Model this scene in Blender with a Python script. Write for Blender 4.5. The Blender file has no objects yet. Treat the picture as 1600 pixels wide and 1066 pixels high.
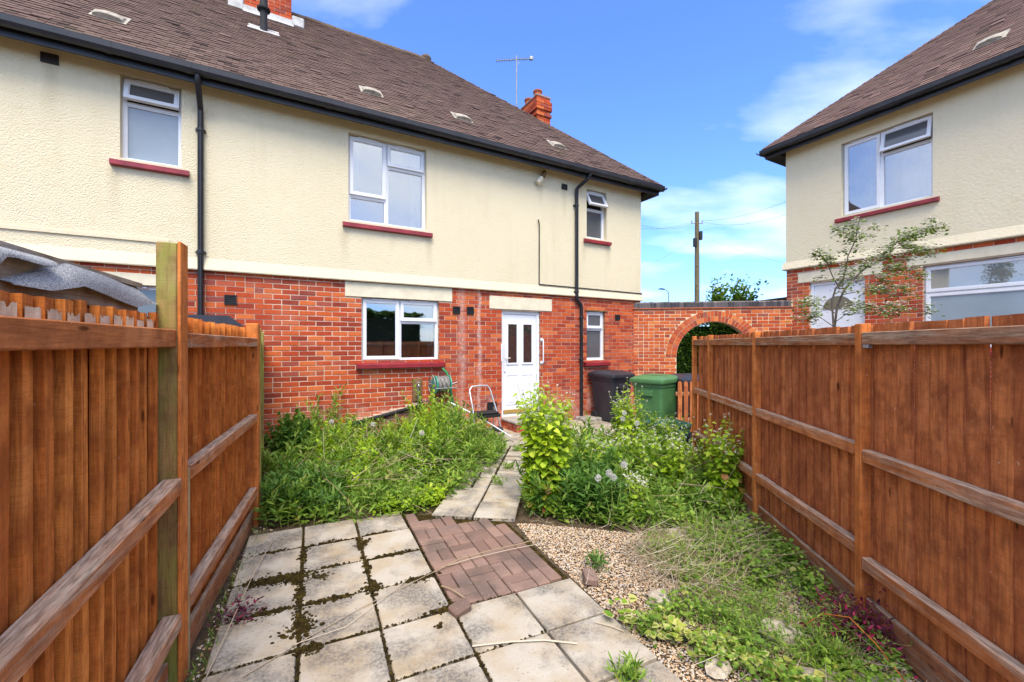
import bpy, math, random
import numpy as np
from mathutils import Vector, Matrix, Euler
random.seed(7); rng = np.random.default_rng(11)
SC = bpy.context.scene; COL = SC.collection
R_ = math.radians
CLX, CLY = 14.3, 18.2                 # offset of the cloud banks, picked for thicker unseen cloud behind camera as fill
# ------------------------------------------------------------------ camera
cam = bpy.data.cameras.new('camera'); camo = bpy.data.objects.new('camera', cam); COL.objects.link(camo)
camo.location = (0, 0, 1.6); camo.rotation_euler = (R_(90), 0, 0)
cam.sensor_width = 36; cam.lens = 15.03; cam.shift_y = 0.0044; cam.clip_end = 3000; cam.clip_start = 0.02
SC.camera = camo
# ------------------------------------------------------------------ sky
SUN_EL, SUN_AZ = 56, 174            # degrees; azimuth clockwise from +Y
w = bpy.data.worlds.new('World'); SC.world = w; w.use_nodes = True
nt = w.node_tree; bg = nt.nodes['Background']
sky = nt.nodes.new('ShaderNodeTexSky'); sky.sky_type = 'NISHITA'; sky.sun_disc = False
sky.sun_elevation = R_(SUN_EL); sky.sun_rotation = R_(SUN_AZ); sky.air_density = 1.0; sky.dust_density = 0.6; sky.ozone_density = 2.0
tc = nt.nodes.new('ShaderNodeTexCoord'); sep = nt.nodes.new('ShaderNodeSeparateXYZ'); nt.links.new(tc.outputs['Generated'], sep.inputs[0])
def wm(op, a, b):
    n = nt.nodes.new('ShaderNodeMath'); n.operation = op
    for i, v in enumerate((a, b)):
        if isinstance(v, (int, float)): n.inputs[i].default_value = v
        else: nt.links.new(v, n.inputs[i])
    return n.outputs[0]
zz = wm('ADD', wm('MAXIMUM', sep.outputs[2], 0.0), 0.22)
cmb = nt.nodes.new('ShaderNodeCombineXYZ')
nt.links.new(wm('DIVIDE', sep.outputs[0], zz), cmb.inputs[0]); nt.links.new(wm('DIVIDE', sep.outputs[1], zz), cmb.inputs[1])
mp = nt.nodes.new('ShaderNodeMapping'); mp.inputs['Rotation'].default_value = (0, 0, R_(25)); mp.inputs['Scale'].default_value = (0.8, 1.5, 1)
mp.inputs['Location'].default_value = (4.6, 2.3, 0)
nt.links.new(cmb.outputs[0], mp.inputs[0])
cn = nt.nodes.new('ShaderNodeTexNoise'); cn.inputs['Scale'].default_value = 1.5; cn.inputs['Detail'].default_value = 7; cn.inputs['Roughness'].default_value = 0.52
nt.links.new(mp.outputs[0], cn.inputs['Vector'])
cr = nt.nodes.new('ShaderNodeValToRGB'); cr.color_ramp.elements[0].position = 0.46; cr.color_ramp.elements[1].position = 0.95
cr.color_ramp.elements[0].color = (0, 0, 0, 1); cr.color_ramp.elements[1].color = (0.85, 0.85, 0.85, 1)
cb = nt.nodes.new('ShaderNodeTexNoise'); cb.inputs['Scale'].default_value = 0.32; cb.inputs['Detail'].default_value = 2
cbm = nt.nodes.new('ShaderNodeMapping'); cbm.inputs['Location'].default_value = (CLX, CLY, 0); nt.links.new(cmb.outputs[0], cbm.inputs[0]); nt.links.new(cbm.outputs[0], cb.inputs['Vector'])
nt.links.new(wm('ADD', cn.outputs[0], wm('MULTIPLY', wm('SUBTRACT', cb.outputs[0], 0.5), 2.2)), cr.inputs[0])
tint = nt.nodes.new('ShaderNodeMix'); tint.data_type = 'RGBA'; tint.blend_type = 'MULTIPLY'; tint.inputs[0].default_value = 1
nt.links.new(sky.outputs[0], tint.inputs[6]); tint.inputs[7].default_value = (.70, .97, 1.5, 1)
cmx = nt.nodes.new('ShaderNodeMix'); cmx.data_type = 'RGBA'
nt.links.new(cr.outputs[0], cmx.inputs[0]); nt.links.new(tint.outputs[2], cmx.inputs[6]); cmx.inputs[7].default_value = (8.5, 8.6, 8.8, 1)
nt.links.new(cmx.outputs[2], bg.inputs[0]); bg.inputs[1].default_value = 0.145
# ------------------------------------------------------------------ sun
sl = bpy.data.lights.new('sun', 'SUN'); sl.energy = 2.7; sl.angle = R_(32); sl.color = (1, 0.91, 0.76)
so = bpy.data.objects.new('sun', sl); COL.objects.link(so)
sd = Vector((math.sin(R_(SUN_AZ)) * math.cos(R_(SUN_EL)), math.cos(R_(SUN_AZ)) * math.cos(R_(SUN_EL)), math.sin(R_(SUN_EL))))
so.rotation_euler = sd.to_track_quat('Z', 'Y').to_euler(); so.location = (0, 0, 30)
SC.view_settings.view_transform = 'Standard'; SC.view_settings.look = 'None'
SC.cycles.max_bounces = 6; SC.cycles.diffuse_bounces = 3; SC.cycles.glossy_bounces = 3; SC.cycles.transmission_bounces = 3
SC.view_settings.exposure = 0.85; SC.view_settings.gamma = 1.0; SC.view_settings.use_curve_mapping = False

# ================================================================== helpers
def link(o, parent=None):
    COL.objects.link(o)
    if parent is not None: o.parent = parent
    return o
def tag(o, label=None, cat=None, group=None, kind=None):
    if label: o['label'] = label
    if cat: o['category'] = cat
    if group: o['group'] = group
    if kind: o['kind'] = kind
    return o
def empty(name, loc=(0, 0, 0), rz=0.0):
    o = bpy.data.objects.new(name, None); o.location = loc; o.rotation_euler = (0, 0, rz); o.empty_display_size = 0.2
    return link(o)
def mesh_np(name, V, F, smooth=False):
    V = np.asarray(V, dtype=np.float32).reshape(-1, 3); F = np.asarray(F, dtype=np.int32)
    k = F.shape[1]; me = bpy.data.meshes.new(name)
    me.vertices.add(len(V)); me.vertices.foreach_set('co', V.ravel())
    me.loops.add(F.size); me.loops.foreach_set('vertex_index', F.ravel())
    me.polygons.add(len(F)); me.polygons.foreach_set('loop_start', np.arange(0, F.size, k, dtype=np.int32))
    me.update(calc_edges=True); me.validate()
    me.polygons.foreach_set('use_smooth', np.full(len(F), smooth, dtype=bool))
    return me
def obj_np(name, V, F, mat, parent=None, smooth=False):
    me = mesh_np(name, V, F, smooth); me.materials.append(mat)
    return link(bpy.data.objects.new(name, me), parent)
class MB:
    """collects shapes for ONE mesh"""
    def __init__(s): s.v = []; s.f = []; s.M = None
    def add(s, vs, fs):
        b = len(s.v)
        if s.M is not None: vs = [tuple(s.M @ Vector(p)) for p in vs]
        s.v += [tuple(p) for p in vs]; s.f += [tuple(b + i for i in f) for f in fs]; return s
    def box(s, x0, x1, y0, y1, z0, z1, c=0.0):
        if c <= 0:
            return s.add([(x0, y0, z0), (x1, y0, z0), (x1, y1, z0), (x0, y1, z0), (x0, y0, z1), (x1, y0, z1), (x1, y1, z1), (x0, y1, z1)],
                         [(0, 3, 2, 1), (4, 5, 6, 7), (0, 1, 5, 4), (1, 2, 6, 5), (2, 3, 7, 6), (3, 0, 4, 7)])
        c = min(c, (x1 - x0) * .45, (y1 - y0) * .45, (z1 - z0) * .45)
        X = (x0, x1); Y = (y0, y1); Z = (z0, z1); vs = []; ix = {}
        for i in (0, 1):
            for j in (0, 1):
                for k in (0, 1):
                    sx, sy, sz = (1, -1)[i], (1, -1)[j], (1, -1)[k]
                    ix[i, j, k] = len(vs)
                    vs += [(X[i], Y[j] + sy * c, Z[k] + sz * c), (X[i] + sx * c, Y[j], Z[k] + sz * c), (X[i] + sx * c, Y[j] + sy * c, Z[k])]
        fs = []
        for i in (0, 1):
            q = [ix[i, 0, 0], ix[i, 1, 0], ix[i, 1, 1], ix[i, 0, 1]]; fs.append(q if i else q[::-1])
            q = [ix[0, i, 0] + 1, ix[0, i, 1] + 1, ix[1, i, 1] + 1, ix[1, i, 0] + 1]; fs.append(q if i else q[::-1])
            q = [ix[0, 0, i] + 2, ix[1, 0, i] + 2, ix[1, 1, i] + 2, ix[0, 1, i] + 2]; fs.append(q if i else q[::-1])
        for a in (0, 1):
            for b in (0, 1):
                q = [ix[a, b, 0], ix[a, b, 1], ix[a, b, 1] + 1, ix[a, b, 0] + 1]; fs.append(q if a == b else q[::-1])
                q = [ix[a, 0, b] + 2, ix[a, 1, b] + 2, ix[a, 1, b], ix[a, 0, b]]; fs.append(q if a == b else q[::-1])
                q = [ix[0, a, b] + 1, ix[1, a, b] + 1, ix[1, a, b] + 2, ix[0, a, b] + 2]; fs.append(q if a == b else q[::-1])
        for i in (0, 1):
            for j in (0, 1):
                for k in (0, 1):
                    b = ix[i, j, k]; q = [b, b + 1, b + 2]; fs.append(q if (i + j + k) % 2 else q[::-1])
        return s.add(vs, fs)
    def prism(s, poly, x0, x1, axis='x'):
        """poly = list of 2-D points; extruded along axis"""
        n = len(poly)
        def P(a, p): return {'x': (a, p[0], p[1]), 'y': (p[0], a, p[1]), 'z': (p[0], p[1], a)}[axis]
        vs = [P(x0, p) for p in poly] + [P(x1, p) for p in poly]
        fs = [tuple(range(n))[::-1], tuple(range(n, 2 * n))] + [(i, (i + 1) % n, n + (i + 1) % n, n + i) for i in range(n)]
        return s.add(vs, fs)
    def ring(s, x0, x1, z0, z1, wd, y0, y1):
        s.box(x0, x0 + wd, y0, y1, z0, z1); s.box(x1 - wd, x1, y0, y1, z0, z1)
        s.box(x0 + wd, x1 - wd, y0, y1, z0, z0 + wd); return s.box(x0 + wd, x1 - wd, y0, y1, z1 - wd, z1)
    def tube(s, pts, r, n=8, caps=True, closed=False):
        pts = [Vector(p) for p in pts]; m = len(pts)
        rs = r if isinstance(r, (list, tuple)) else [r] * m
        vs = []; fs = []; ref = None
        for i, p in enumerate(pts):
            if closed: t = pts[(i + 1) % m] - pts[i - 1]
            else: t = pts[min(i + 1, m - 1)] - pts[max(i - 1, 0)]
            t.normalize()
            if ref is None: ref = Vector((0, 0, 1)) if abs(t.z) < .9 else Vector((1, 0, 0))
            a = t.cross(ref); a.normalize(); b = a.cross(t); ref = b
            for k in range(n):
                an = 2 * math.pi * k / n; vs.append(p + (a * math.cos(an) + b * math.sin(an)) * rs[i])
        for i in range(m if closed else m - 1):
            j = (i + 1) % m
            for k in range(n):
                fs.append((i * n + k, i * n + (k + 1) % n, j * n + (k + 1) % n, j * n + k))
        if caps and not closed: fs += [tuple(range(n))[::-1], tuple(range((m - 1) * n, m * n))]
        return s.add(vs, fs)
    def lathe(s, prof, n=20, c=(0, 0, 0), axis='z'):
        vs = []; fs = []
        for r, z in prof:
            for k in range(n):
                a = 2 * math.pi * k / n; q = (r * math.cos(a), r * math.sin(a), z)
                if axis == 'x': q = (q[2], q[0], q[1])
                if axis == 'y': q = (q[0], q[2], q[1])
                vs.append((c[0] + q[0], c[1] + q[1], c[2] + q[2]))
        for i in range(len(prof) - 1):
            for k in range(n): fs.append((i * n + k, i * n + (k + 1) % n, (i + 1) * n + (k + 1) % n, (i + 1) * n + k))
        fs += [tuple(range(n))[::-1], tuple(range((len(prof) - 1) * n, len(prof) * n))]
        return s.add(vs, fs)
    def mesh(s, name, mat, smooth=False):
        me = bpy.data.meshes.new(name); me.from_pydata(s.v, [], s.f); me.materials.append(mat)
        if smooth:
            for p in me.polygons: p.use_smooth = True
            try: me.set_sharp_from_angle(angle=R_(40))
            except Exception: pass
        me.update(); return me
    def build(s, name, mat, parent=None, smooth=False, loc=None):
        o = bpy.data.objects.new(name, s.mesh(name, mat, smooth))
        if loc is not None: o.location = loc
        return link(o, parent)
def bar(b, p0, p1, wd, th, up=(0, 0, 1), c=0.004):
    """rectangular timber from p0 to p1; wd across, th along up"""
    p0 = Vector(p0); p1 = Vector(p1); d = p1 - p0; L = d.length; d.normalize()
    u = Vector(up); sd_ = d.cross(u); sd_.normalize(); u = sd_.cross(d)
    M = Matrix((d, sd_, u)).transposed().to_4x4(); M.translation = p0
    old = b.M; b.M = M if old is None else old @ M
    b.box(0, L, -wd / 2, wd / 2, -th / 2, th / 2, c); b.M = old
UB_V = np.array([(x, y, z) for z in (-.5, .5) for y in (-.5, .5) for x in (-.5, .5)], dtype=np.float32)
UB_F = np.array([(0, 2, 3, 1), (4, 5, 7, 6), (0, 1, 5, 4), (1, 3, 7, 5), (3, 2, 6, 7), (2, 0, 4, 6)], dtype=np.int32)
def boxes_np(C, S, Rm=None):
    C = np.asarray(C, np.float32); S = np.asarray(S, np.float32); n = len(C)
    V = UB_V[None] * S[:, None, :]
    if Rm is not None:
        V = np.einsum('ij,nvj->nvi', Rm, V) if np.ndim(Rm) == 2 else np.einsum('nij,nvj->nvi', Rm, V)
    V = V + C[:, None, :]
    return V.reshape(-1, 3), (UB_F[None] + 8 * np.arange(n)[:, None, None]).reshape(-1, 4)

# ================================================================== materials
class N:
    def __init__(s, name):
        s.m = bpy.data.materials.new(name); s.m.use_nodes = True; s.t = s.m.node_tree
        s.b = s.t.nodes['Principled BSDF']; s.out = s.t.nodes['Material Output']
    def put(s, sock, v):
        if isinstance(v, bpy.types.NodeSocket): s.t.links.new(v, sock)
        elif isinstance(v, (tuple, list)) and len(v) == 3 and sock.type == 'RGBA': sock.default_value = (*v, 1)
        else: sock.default_value = v
    def add(s, typ, ins=None, **pr):
        n = s.t.nodes.new(typ)
        for k, v in pr.items(): setattr(n, k, v)
        for k, v in (ins or {}).items(): s.put(n.inputs[k], v)
        return n
    def pos(s): return s.add('ShaderNodeNewGeometry').outputs['Position']
    def objc(s, shift=True):
        c = s.add('ShaderNodeTexCoord').outputs['Object']
        if not shift: return c
        r = s.add('ShaderNodeObjectInfo').outputs['Random']
        return s.add('ShaderNodeVectorMath', {0: c, 1: s.comb(s.ma('MULTIPLY', r, 37.), s.ma('MULTIPLY', r, 91.), s.ma('MULTIPLY', r, 53.))}, operation='ADD').outputs[0]
    def comb(s, x, y, z): return s.add('ShaderNodeCombineXYZ', {0: x, 1: y, 2: z}).outputs[0]
    def ma(s, op, a, b=0.0, clamp=False): return s.add('ShaderNodeMath', {0: a, 1: b}, operation=op, use_clamp=clamp).outputs[0]
    def scl(s, v, sc): return s.add('ShaderNodeMapping', {'Vector': v, 'Scale': sc}).outputs[0]
    def noise(s, v, sc, det=4, ro=.55, dist=0.): return s.add('ShaderNodeTexNoise', {'Vector': v, 'Scale': sc, 'Detail': det, 'Roughness': ro, 'Distortion': dist}).outputs[0]
    def voro(s, v, sc, out='Distance', **p): return s.add('ShaderNodeTexVoronoi', {'Vector': v, 'Scale': sc}, **p).outputs[out]
    def ramp(s, f, *st):
        n = s.add('ShaderNodeValToRGB', {0: f}); el = n.color_ramp.elements
        while len(el) < len(st): el.new(.5)
        for e, (p, c) in zip(el, st):
            e.position = p; e.color = (c, c, c, 1) if isinstance(c, (int, float)) else (*c, 1)
        return n.outputs[0]
    def mix(s, f, a, b, bt='MIX'):
        n = s.add('ShaderNodeMix', data_type='RGBA', blend_type=bt)
        s.put(n.inputs[0], f); s.put(n.inputs[6], a); s.put(n.inputs[7], b); return n.outputs[2]
    def rnd(s):
        return s.ma('FRACT', s.ma('ADD', s.add('ShaderNodeNewGeometry').outputs['Random Per Island'], s.add('ShaderNodeObjectInfo').outputs['Random']))
    def fin(s, col, rough=.8, height=None, bs=.5, bd=.01, spec=.3, **k):
        s.put(s.b.inputs['Base Color'], col); s.put(s.b.inputs['Roughness'], rough); s.put(s.b.inputs['Specular IOR Level'], spec)
        if height is not None:
            s.put(s.b.inputs['Normal'], s.add('ShaderNodeBump', {'Strength': bs, 'Distance': bd, 'Height': height}).outputs[0])
        for kk, v in k.items(): s.put(s.b.inputs[kk.replace('_', ' ')], v)
        return s.m
def plain(name, col, rough=.5, spec=.4, var=.12, sc=6., **k):
    n = N(name); c = n.objc(False)
    f = n.noise(c, sc, 5)
    d = tuple(x * (1 - var * 1.6) for x in col); e = tuple(min(1, x * (1 + var)) for x in col)
    return n.fin(n.ramp(f, (.3, d), (.7, e)), rough, n.noise(c, sc * 14, 3), .12, .003, spec, **k)
M = {}
def render_mat(name, sc, bs, col, stains=()):
    n = N(name); p = n.pos()
    big = n.noise(p, .9, 5, .6); mid = n.noise(p, 5., 4)
    c = n.mix(n.ramp(big, (.35, .0), (.75, .5)), col, tuple(x * y for x, y in zip(col, (.9, .9, .88))))
    c = n.mix(n.ramp(mid, (.55, 0.), (.8, .35)), c, tuple(x * y for x, y in zip(col, (.9, .84, .7))))
    sx = n.scl(p, (3.5, 3.5, .25)); st = n.noise(sx, 1.3, 4)
    c = n.mix(n.ramp(st, (.54, 0.), (.8, .22)), c, tuple(x * y for x, y in zip(col, (.72, .7, .66))))
    if stains:
        xl = n.add('ShaderNodeVectorMath', {0: n.add('ShaderNodeVectorMath', {0: p, 1: (3.05, 10.18, 0)}, operation='SUBTRACT').outputs[0], 1: (.872, .4895, 0)}, operation='DOT_PRODUCT').outputs['Value']
        zc = n.add('ShaderNodeSeparateXYZ', {0: p}).outputs[2]; xl = n.ma('ADD', xl, n.ma('MULTIPLY', n.ma('SUBTRACT', n.noise(p, 6, 4), .5), .12)); f = None
        for (xs_, zs_, ln_, am) in stains:
            q = n.ma('MULTIPLY', n.ramp(n.ma('DIVIDE', n.ma('ABSOLUTE', n.ma('SUBTRACT', xl, xs_)), .09), (.2, 1.), (1., 0.)), n.ramp(n.ma('DIVIDE', n.ma('SUBTRACT', zs_, zc), ln_), (0., 0.), (.02, am), (1., 0.)))
            f = q if f is None else n.ma('MAXIMUM', f, q)
        c = n.mix(f, c, tuple(x * y for x, y in zip(col, (.55, .52, .45))))
    v = n.voro(p, sc, feature='SMOOTH_F1'); v2 = n.noise(p, sc * 1.6, 3)
    hgt = n.ma('ADD', n.ma('MULTIPLY', v, -1.), n.ma('MULTIPLY', v2, .8))
    c = n.mix(n.ramp(v, (.5, 0.), (.85, .2)), c, tuple(x * .75 for x in col))  # hollows between the pebbles darkened in colour to stand for their shade
    return n.fin(c, .92, hgt, bs, .02, .15)
CREAM = (.66, .585, .41)
M['render'] = render_mat('pebbledash_render', 72., .55, (.74, .65, .45), [(-9.42, 3.93, .7, .45), (-8.66, 3.93, .5, .35), (-6.62, 3.5, .7, .4), (-5.2, 3.5, .6, .45), (-1.72, 3.85, .5, .4), (-1.02, 3.85, .6, .4), (-5.85, 3.5, .35, .2), (-2.25, 4.9, .7, .3), (-10.02, 5.06, .8, .35), (-2.85, 4.9, .5, .25), (-2.9, 4.15, .3, .2)])
M['render_smooth'] = render_mat('smooth_render', 26., .2, (.73, .64, .445))
M['drip'] = render_mat('drip_render', 30., .2, (.69, .605, .425))
M['cream'] = plain('cream_paint', (.70, .63, .46), .75, .25, .08, 5)
# house-local x along the left facade, used for salt streaks
def brick_mat(name, stops, streak=False):
    n = N(name); p = n.pos(); r = n.rnd()
    c = n.ramp(r, *stops)
    g = n.noise(p, 30, 5, .65); c = n.mix(n.ramp(g, (.3, .5), (.7, 0.)), c, n.mix(1., c, (.62, .5, .48), 'MULTIPLY'))
    c = n.mix(n.ramp(n.noise(p, 70, 3), (.66, 0.), (.76, .5)), c, (.5, .3, .2))
    big = n.noise(p, 1.6, 4); c = n.mix(n.ramp(big, (.5, 0.), (.78, .35)), c, (.46, .2, .13))
    if streak:
        c = streaks(n, p, c)
    return n.fin(c, .9, n.ma('ADD', g, n.noise(p, 120, 2)), .45, .006, .2)
def streaks(n, p, c):
    xl = n.add('ShaderNodeVectorMath', {0: n.add('ShaderNodeVectorMath', {0: p, 1: (3.05, 10.18, 0)}, operation='SUBTRACT').outputs[0], 1: (.872, .4895, 0)}, operation='DOT_PRODUCT').outputs['Value']
    z = n.add('ShaderNodeSeparateXYZ', {0: p}).outputs[2]
    wob = n.ma('MULTIPLY', n.ma('SUBTRACT', n.noise(p, 3.5, 4), .5), .22)
    f = None
    for xc, wd, am in ((-4.57, .10, .5), (-4.22, .055, .75)):
        d = n.ma('ABSOLUTE', n.ma('SUBTRACT', n.ma('ADD', xl, wob), xc))
        q = n.ma('MULTIPLY', n.ramp(n.ma('DIVIDE', d, wd), (.3, 1.), (1., 0.)), am)
        f = q if f is None else n.ma('MAXIMUM', f, q)
    low = n.ma('MULTIPLY', n.ramp(z, (.35, 1.), (.75, 0.)), n.ramp(n.noise(p, 6, 5), (.42, 0.), (.65, .75)))
    f = n.ma('MAXIMUM', f, low)
    f = n.ma('MULTIPLY', f, n.ramp(n.noise(p, 18, 5, .7), (.35, .1), (.62, 1.)))
    return n.mix(f, c, (.62, .45, .38))
BR = ((0., (.26, .045, .026)), (.07, (.36, .055, .022)), (.3, (.46, .068, .021)), (.55, (.54, .088, .024)), (.75, (.60, .12, .030)), (.88, (.68, .17, .042)), (.95, (.46, .10, .05)), (1., (.30, .075, .05)))
BR = tuple((a, (c[0] * .92, c[1] * .95, c[2] * 1.1)) for a, c in BR)
BRo = tuple((a, (min(1, c[0] * 1.12), c[1] * 1.35, c[2] * 1.25)) for a, c in BR)
M['brick'] = brick_mat('red_brick', BR, True); M['brick_wall'] = brick_mat('orange_brick', BRo)
def mortar(name, col, st):
    n = N(name); p = n.pos(); c = n.mix(n.ramp(n.noise(p, 4, 5), (.35, 0.), (.7, 1.)), col, tuple(x * .66 for x in col))
    if st: c = streaks(n, p, c)
    return n.fin(c, .95, n.noise(p, 90, 3), .5, .004, .1)
M['mortar'] = mortar('mortar', (.70, .52, .385), True); M['mortar2'] = mortar('mortar_wall', (.74, .56, .36), False)
n = N('blue_brick'); c = n.ramp(n.rnd(), (0, (.035, .033, .04)), (.6, (.07, .065, .07)), (1, (.13, .11, .11))); M['coping'] = n.fin(c, .55, n.noise(n.pos(), 40, 4), .4, .004)
def tile_mat(name, f):
    n = N(name); p = n.pos(); r = n.rnd()
    c = n.ramp(r, (0, (.05, .036, .03)), (.06, (.085, .062, .052)), (.14, (.125, .094, .078)), (.6, (.14, .106, .088)), (.93, (.158, .12, .10)), (1, (.19, .15, .125)))
    c = n.mix(1., c, f, 'MULTIPLY')
    c = n.mix(n.ramp(n.noise(p, 22, 5, .7), (.55, 0.), (.8, .5)), c, (.07, .05, .042))
    c = n.mix(n.ramp(n.noise(p, 2.2, 5, .65), (.56, 0.), (.78, .5)), c, (.13, .115, .06))
    c = n.mix(n.ramp(n.noise(p, 34, 2), (.74, 0.), (.78, .8)), c, (.42, .36, .29))
    return n.fin(c, .85, n.noise(p, 60, 3), .5, .006, .25)
M['tile'] = tile_mat('clay_roof_tile', (.92, .76, .70)); M['tile2'] = tile_mat('weathered_roof_tile', (1.05, .82, .76))
n = N('mossy_ridge'); p = n.pos(); c = n.mix(n.ramp(n.noise(p, 14, 5, .65), (.5, 0.), (.65, .8)), (.13, .09, .07), (.17, .14, .06)); M['ridge'] = n.fin(c, .95, n.noise(p, 40, 4), .8, .015, .1)
M['upvc'] = plain('white_upvc', (.74, .75, .77), .32, .45, .04, 3)
M['upvc_door'] = plain('white_door_skin', (.74, .76, .79), .38, .4, .03, 3)
M['red'] = plain('red_sill_paint', (.27, .022, .03), .38, .45, .2, 7)
M['black'] = plain('black_plastic', (.018, .018, .021), .38, .45, .25, 5)
M['blackmatt'] = plain('black_rubber', (.02, .02, .022), .7, .3, .2, 8)
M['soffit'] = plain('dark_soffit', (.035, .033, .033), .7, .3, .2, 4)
M['lead'] = plain('lead_flashing', (.5, .49, .46), .6, .4, .2, 8)
M['stone'] = plain('pale_vent_tile', (.38, .34, .27), .85, .2, .25, 14)
M['gold'] = plain('brass_strip', (.6, .4, .12), .35, .5, .1, 5, Metallic=.6)
M['alu'] = plain('aluminium', (.72, .72, .72), .32, .5, .08, 10, Metallic=.75)
M['steel'] = plain('grey_steel', (.3, .31, .32), .45, .5, .15, 10, Metallic=.6)
M['green_bin'] = plain('green_bin_plastic', (.075, .19, .065), .42, .4, .12, 4)
M['black_bin'] = plain('black_bin_plastic', (.032, .032, .04), .42, .4, .15, 4)
M['teal'] = plain('teal_plastic', (.02, .09, .065), .4, .4, .15, 8)
M['reel'] = plain('reel_green_plastic', (.06, .33, .23), .42, .4, .1, 8)
M['hose'] = plain('green_hose', (.03, .24, .07), .4, .4, .15, 12)
M['hosegrey'] = plain('dirty_grey_hose', (.24, .22, .2), .55, .3, .2, 12)
M['boardbrown'] = plain('old_brown_board', (.2, .12, .055), .8, .2, .35, 14)
M['concrete'] = plain('grey_concrete', (.34, .31, .27), .9, .2, .22, 9)
M['terracotta'] = plain('terracotta', (.4, .12, .06), .8, .2, .2, 8)
def glass(name, col, ior, rough=.02):
    n = N(name); n.put(n.b.inputs['IOR'], ior)
    w_ = n.noise(n.pos(), 1.6, 2)
    return n.fin(n.mix(n.noise(n.pos(), 2.5, 3), col, tuple(x * .7 for x in col)), rough, w_, .04, .02, .5)
M['glass_sky'] = glass('upper_glass', (.20, .21, .215), 2.6); M['glass_dark'] = glass('dark_glass', (.025, .026, .026), 2.3)
n = N('window_glass'); gs = n.add('ShaderNodeBsdfGlossy', {'Color': (.95, .97, 1.), 'Roughness': .015}); ts = n.add('ShaderNodeBsdfTransparent', {'Color': (.72, .76, .76)})
mx = n.add('ShaderNodeMixShader', {0: n.ma('ADD', n.add('ShaderNodeFresnel', {'IOR': 1.9}).outputs[0], .16)}); n.t.links.new(ts.outputs[0], mx.inputs[1]); n.t.links.new(gs.outputs[0], mx.inputs[2]); n.t.links.new(mx.outputs[0], n.out.inputs[0]); M['glass_clear'] = n.m
M['room'] = plain('room_wall', (.48, .45, .4), .9, .1, .1, 2); M['curtain'] = plain('pale_curtain', (.62, .60, .56), .9, .1, .1, 6)
M['glass_frost'] = glass('obscured_glass', (.30, .36, .40), 1.6, .22); M['glass_grey'] = glass('grey_glass', (.11, .115, .12), 1.8, .12)
def wood(name, a, b, dark, weather=None, sc=1.0, algae=0., axis=2, topgrey=False):
    n = N(name); o = n.objc(); s3 = [34 * sc] * 3; s3[axis] = 2.4 * sc; g = n.scl(o, tuple(s3))
    gr = n.noise(g, 1., 6, .62, .8); s6 = [90 * sc] * 3; s6[axis] = 9 * sc; fine = n.noise(n.scl(o, tuple(s6)), 1., 3)
    r = n.add('ShaderNodeObjectInfo').outputs['Random']
    c = n.mix(n.ramp(r, (.1, 0.), (.9, 1.)), a, b)
    c = n.mix(n.ramp(gr, (.36, .6), (.55, 0.)), c, dark)
    c = n.mix(n.ramp(fine, (.34, .3), (.56, 0.)), c, dark)
    pt = n.noise(o, 7, 6, .68); c = n.mix(n.ramp(pt, (.44, 0.), (.66, .75)), c, tuple(x * y for x, y in zip(a, (.45, .42, .5))))
    c = n.mix(n.ramp(n.noise(n.add('ShaderNodeVectorMath', {0: o, 1: (5.3, 1.7, 8.1)}, operation='ADD').outputs[0], 4.5, 5, .6), (.52, 0.), (.72, .55)), c, tuple(min(.95, x * y) for x, y in zip(b, (1.15, 1.3, 1.6))))
    s5 = [12.] * 3; s5[axis] = 190.; saw = n.noise(n.scl(o, tuple(s5)), 1., 2); c = n.mix(n.ramp(saw, (.35, .22), (.55, 0.)), c, dark)
    s4 = [9.] * 3; s4[axis] = 2.6
    kn = n.voro(n.scl(o, tuple(s4)), 1.0); c = n.mix(n.ramp(kn, (.05, .85), (.10, 0.)), c, tuple(x * .35 for x in dark))
    c = n.mix(n.ramp(n.noise(o, 60, 2), (.72, 0.), (.77, .6)), c, (.7, .58, .45))
    hgt = n.ma('ADD', n.ma('ADD', gr, n.ma('MULTIPLY', fine, .5)), n.ma('MULTIPLY', saw, .3))
    if weather:
        wt = n.ramp(n.noise(n.scl(o, tuple(x * .35 for x in s3)), 1., 5, .65), (.46, 0.), (.62, .85))
        if topgrey:
            nz = n.add('ShaderNodeSeparateXYZ', {0: n.add('ShaderNodeNewGeometry').outputs['True Normal']}).outputs[2]
            wt = n.ma('MAXIMUM', n.ma('MULTIPLY', wt, .7), n.ma('MULTIPLY', n.ramp(nz, (.5, 0.), (.8, 1.)), n.ramp(gr, (.3, .95), (.7, .6))))
        c = n.mix(wt, c, n.mix(n.ramp(fine, (.35, 1.), (.6, 0.)), weather, tuple(x * .4 for x in weather)))
    if algae > 0:
        al = n.ramp(n.noise(n.scl(o, (1.8, 1.8, .7)), 3.4, 6, .65), (.5 - algae * .3, 0.), (.66 - algae * .25, .9))
        c = n.mix(al, c, n.mix(n.noise(n.scl(o, (3, 3, .6)), 9, 4), (.14, .17, .02), (.40, .38, .10)))
    return n.fin(c, .92, hgt, .8, .006, .08)
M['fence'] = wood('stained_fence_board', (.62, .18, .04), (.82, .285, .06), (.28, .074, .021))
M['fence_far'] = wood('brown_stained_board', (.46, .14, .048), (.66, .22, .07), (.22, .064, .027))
M['rail'] = wood('weathered_rail', (.50, .16, .05), (.60, .21, .07), (.22, .075, .03), (.56, .46, .35), axis=0, topgrey=True)
M['rail_dark'] = wood('dark_weathered_rail', (.36, .13, .052), (.45, .17, .068), (.13, .052, .026), (.50, .40, .28), axis=0, topgrey=True)
M['post'] = wood('brown_post', (.64, .20, .05), (.72, .24, .06), (.3, .085, .025))
M['rail_brown'] = wood('brown_stained_rail', (.52, .18, .06), (.60, .22, .075), (.26, .085, .03), axis=0)
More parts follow.
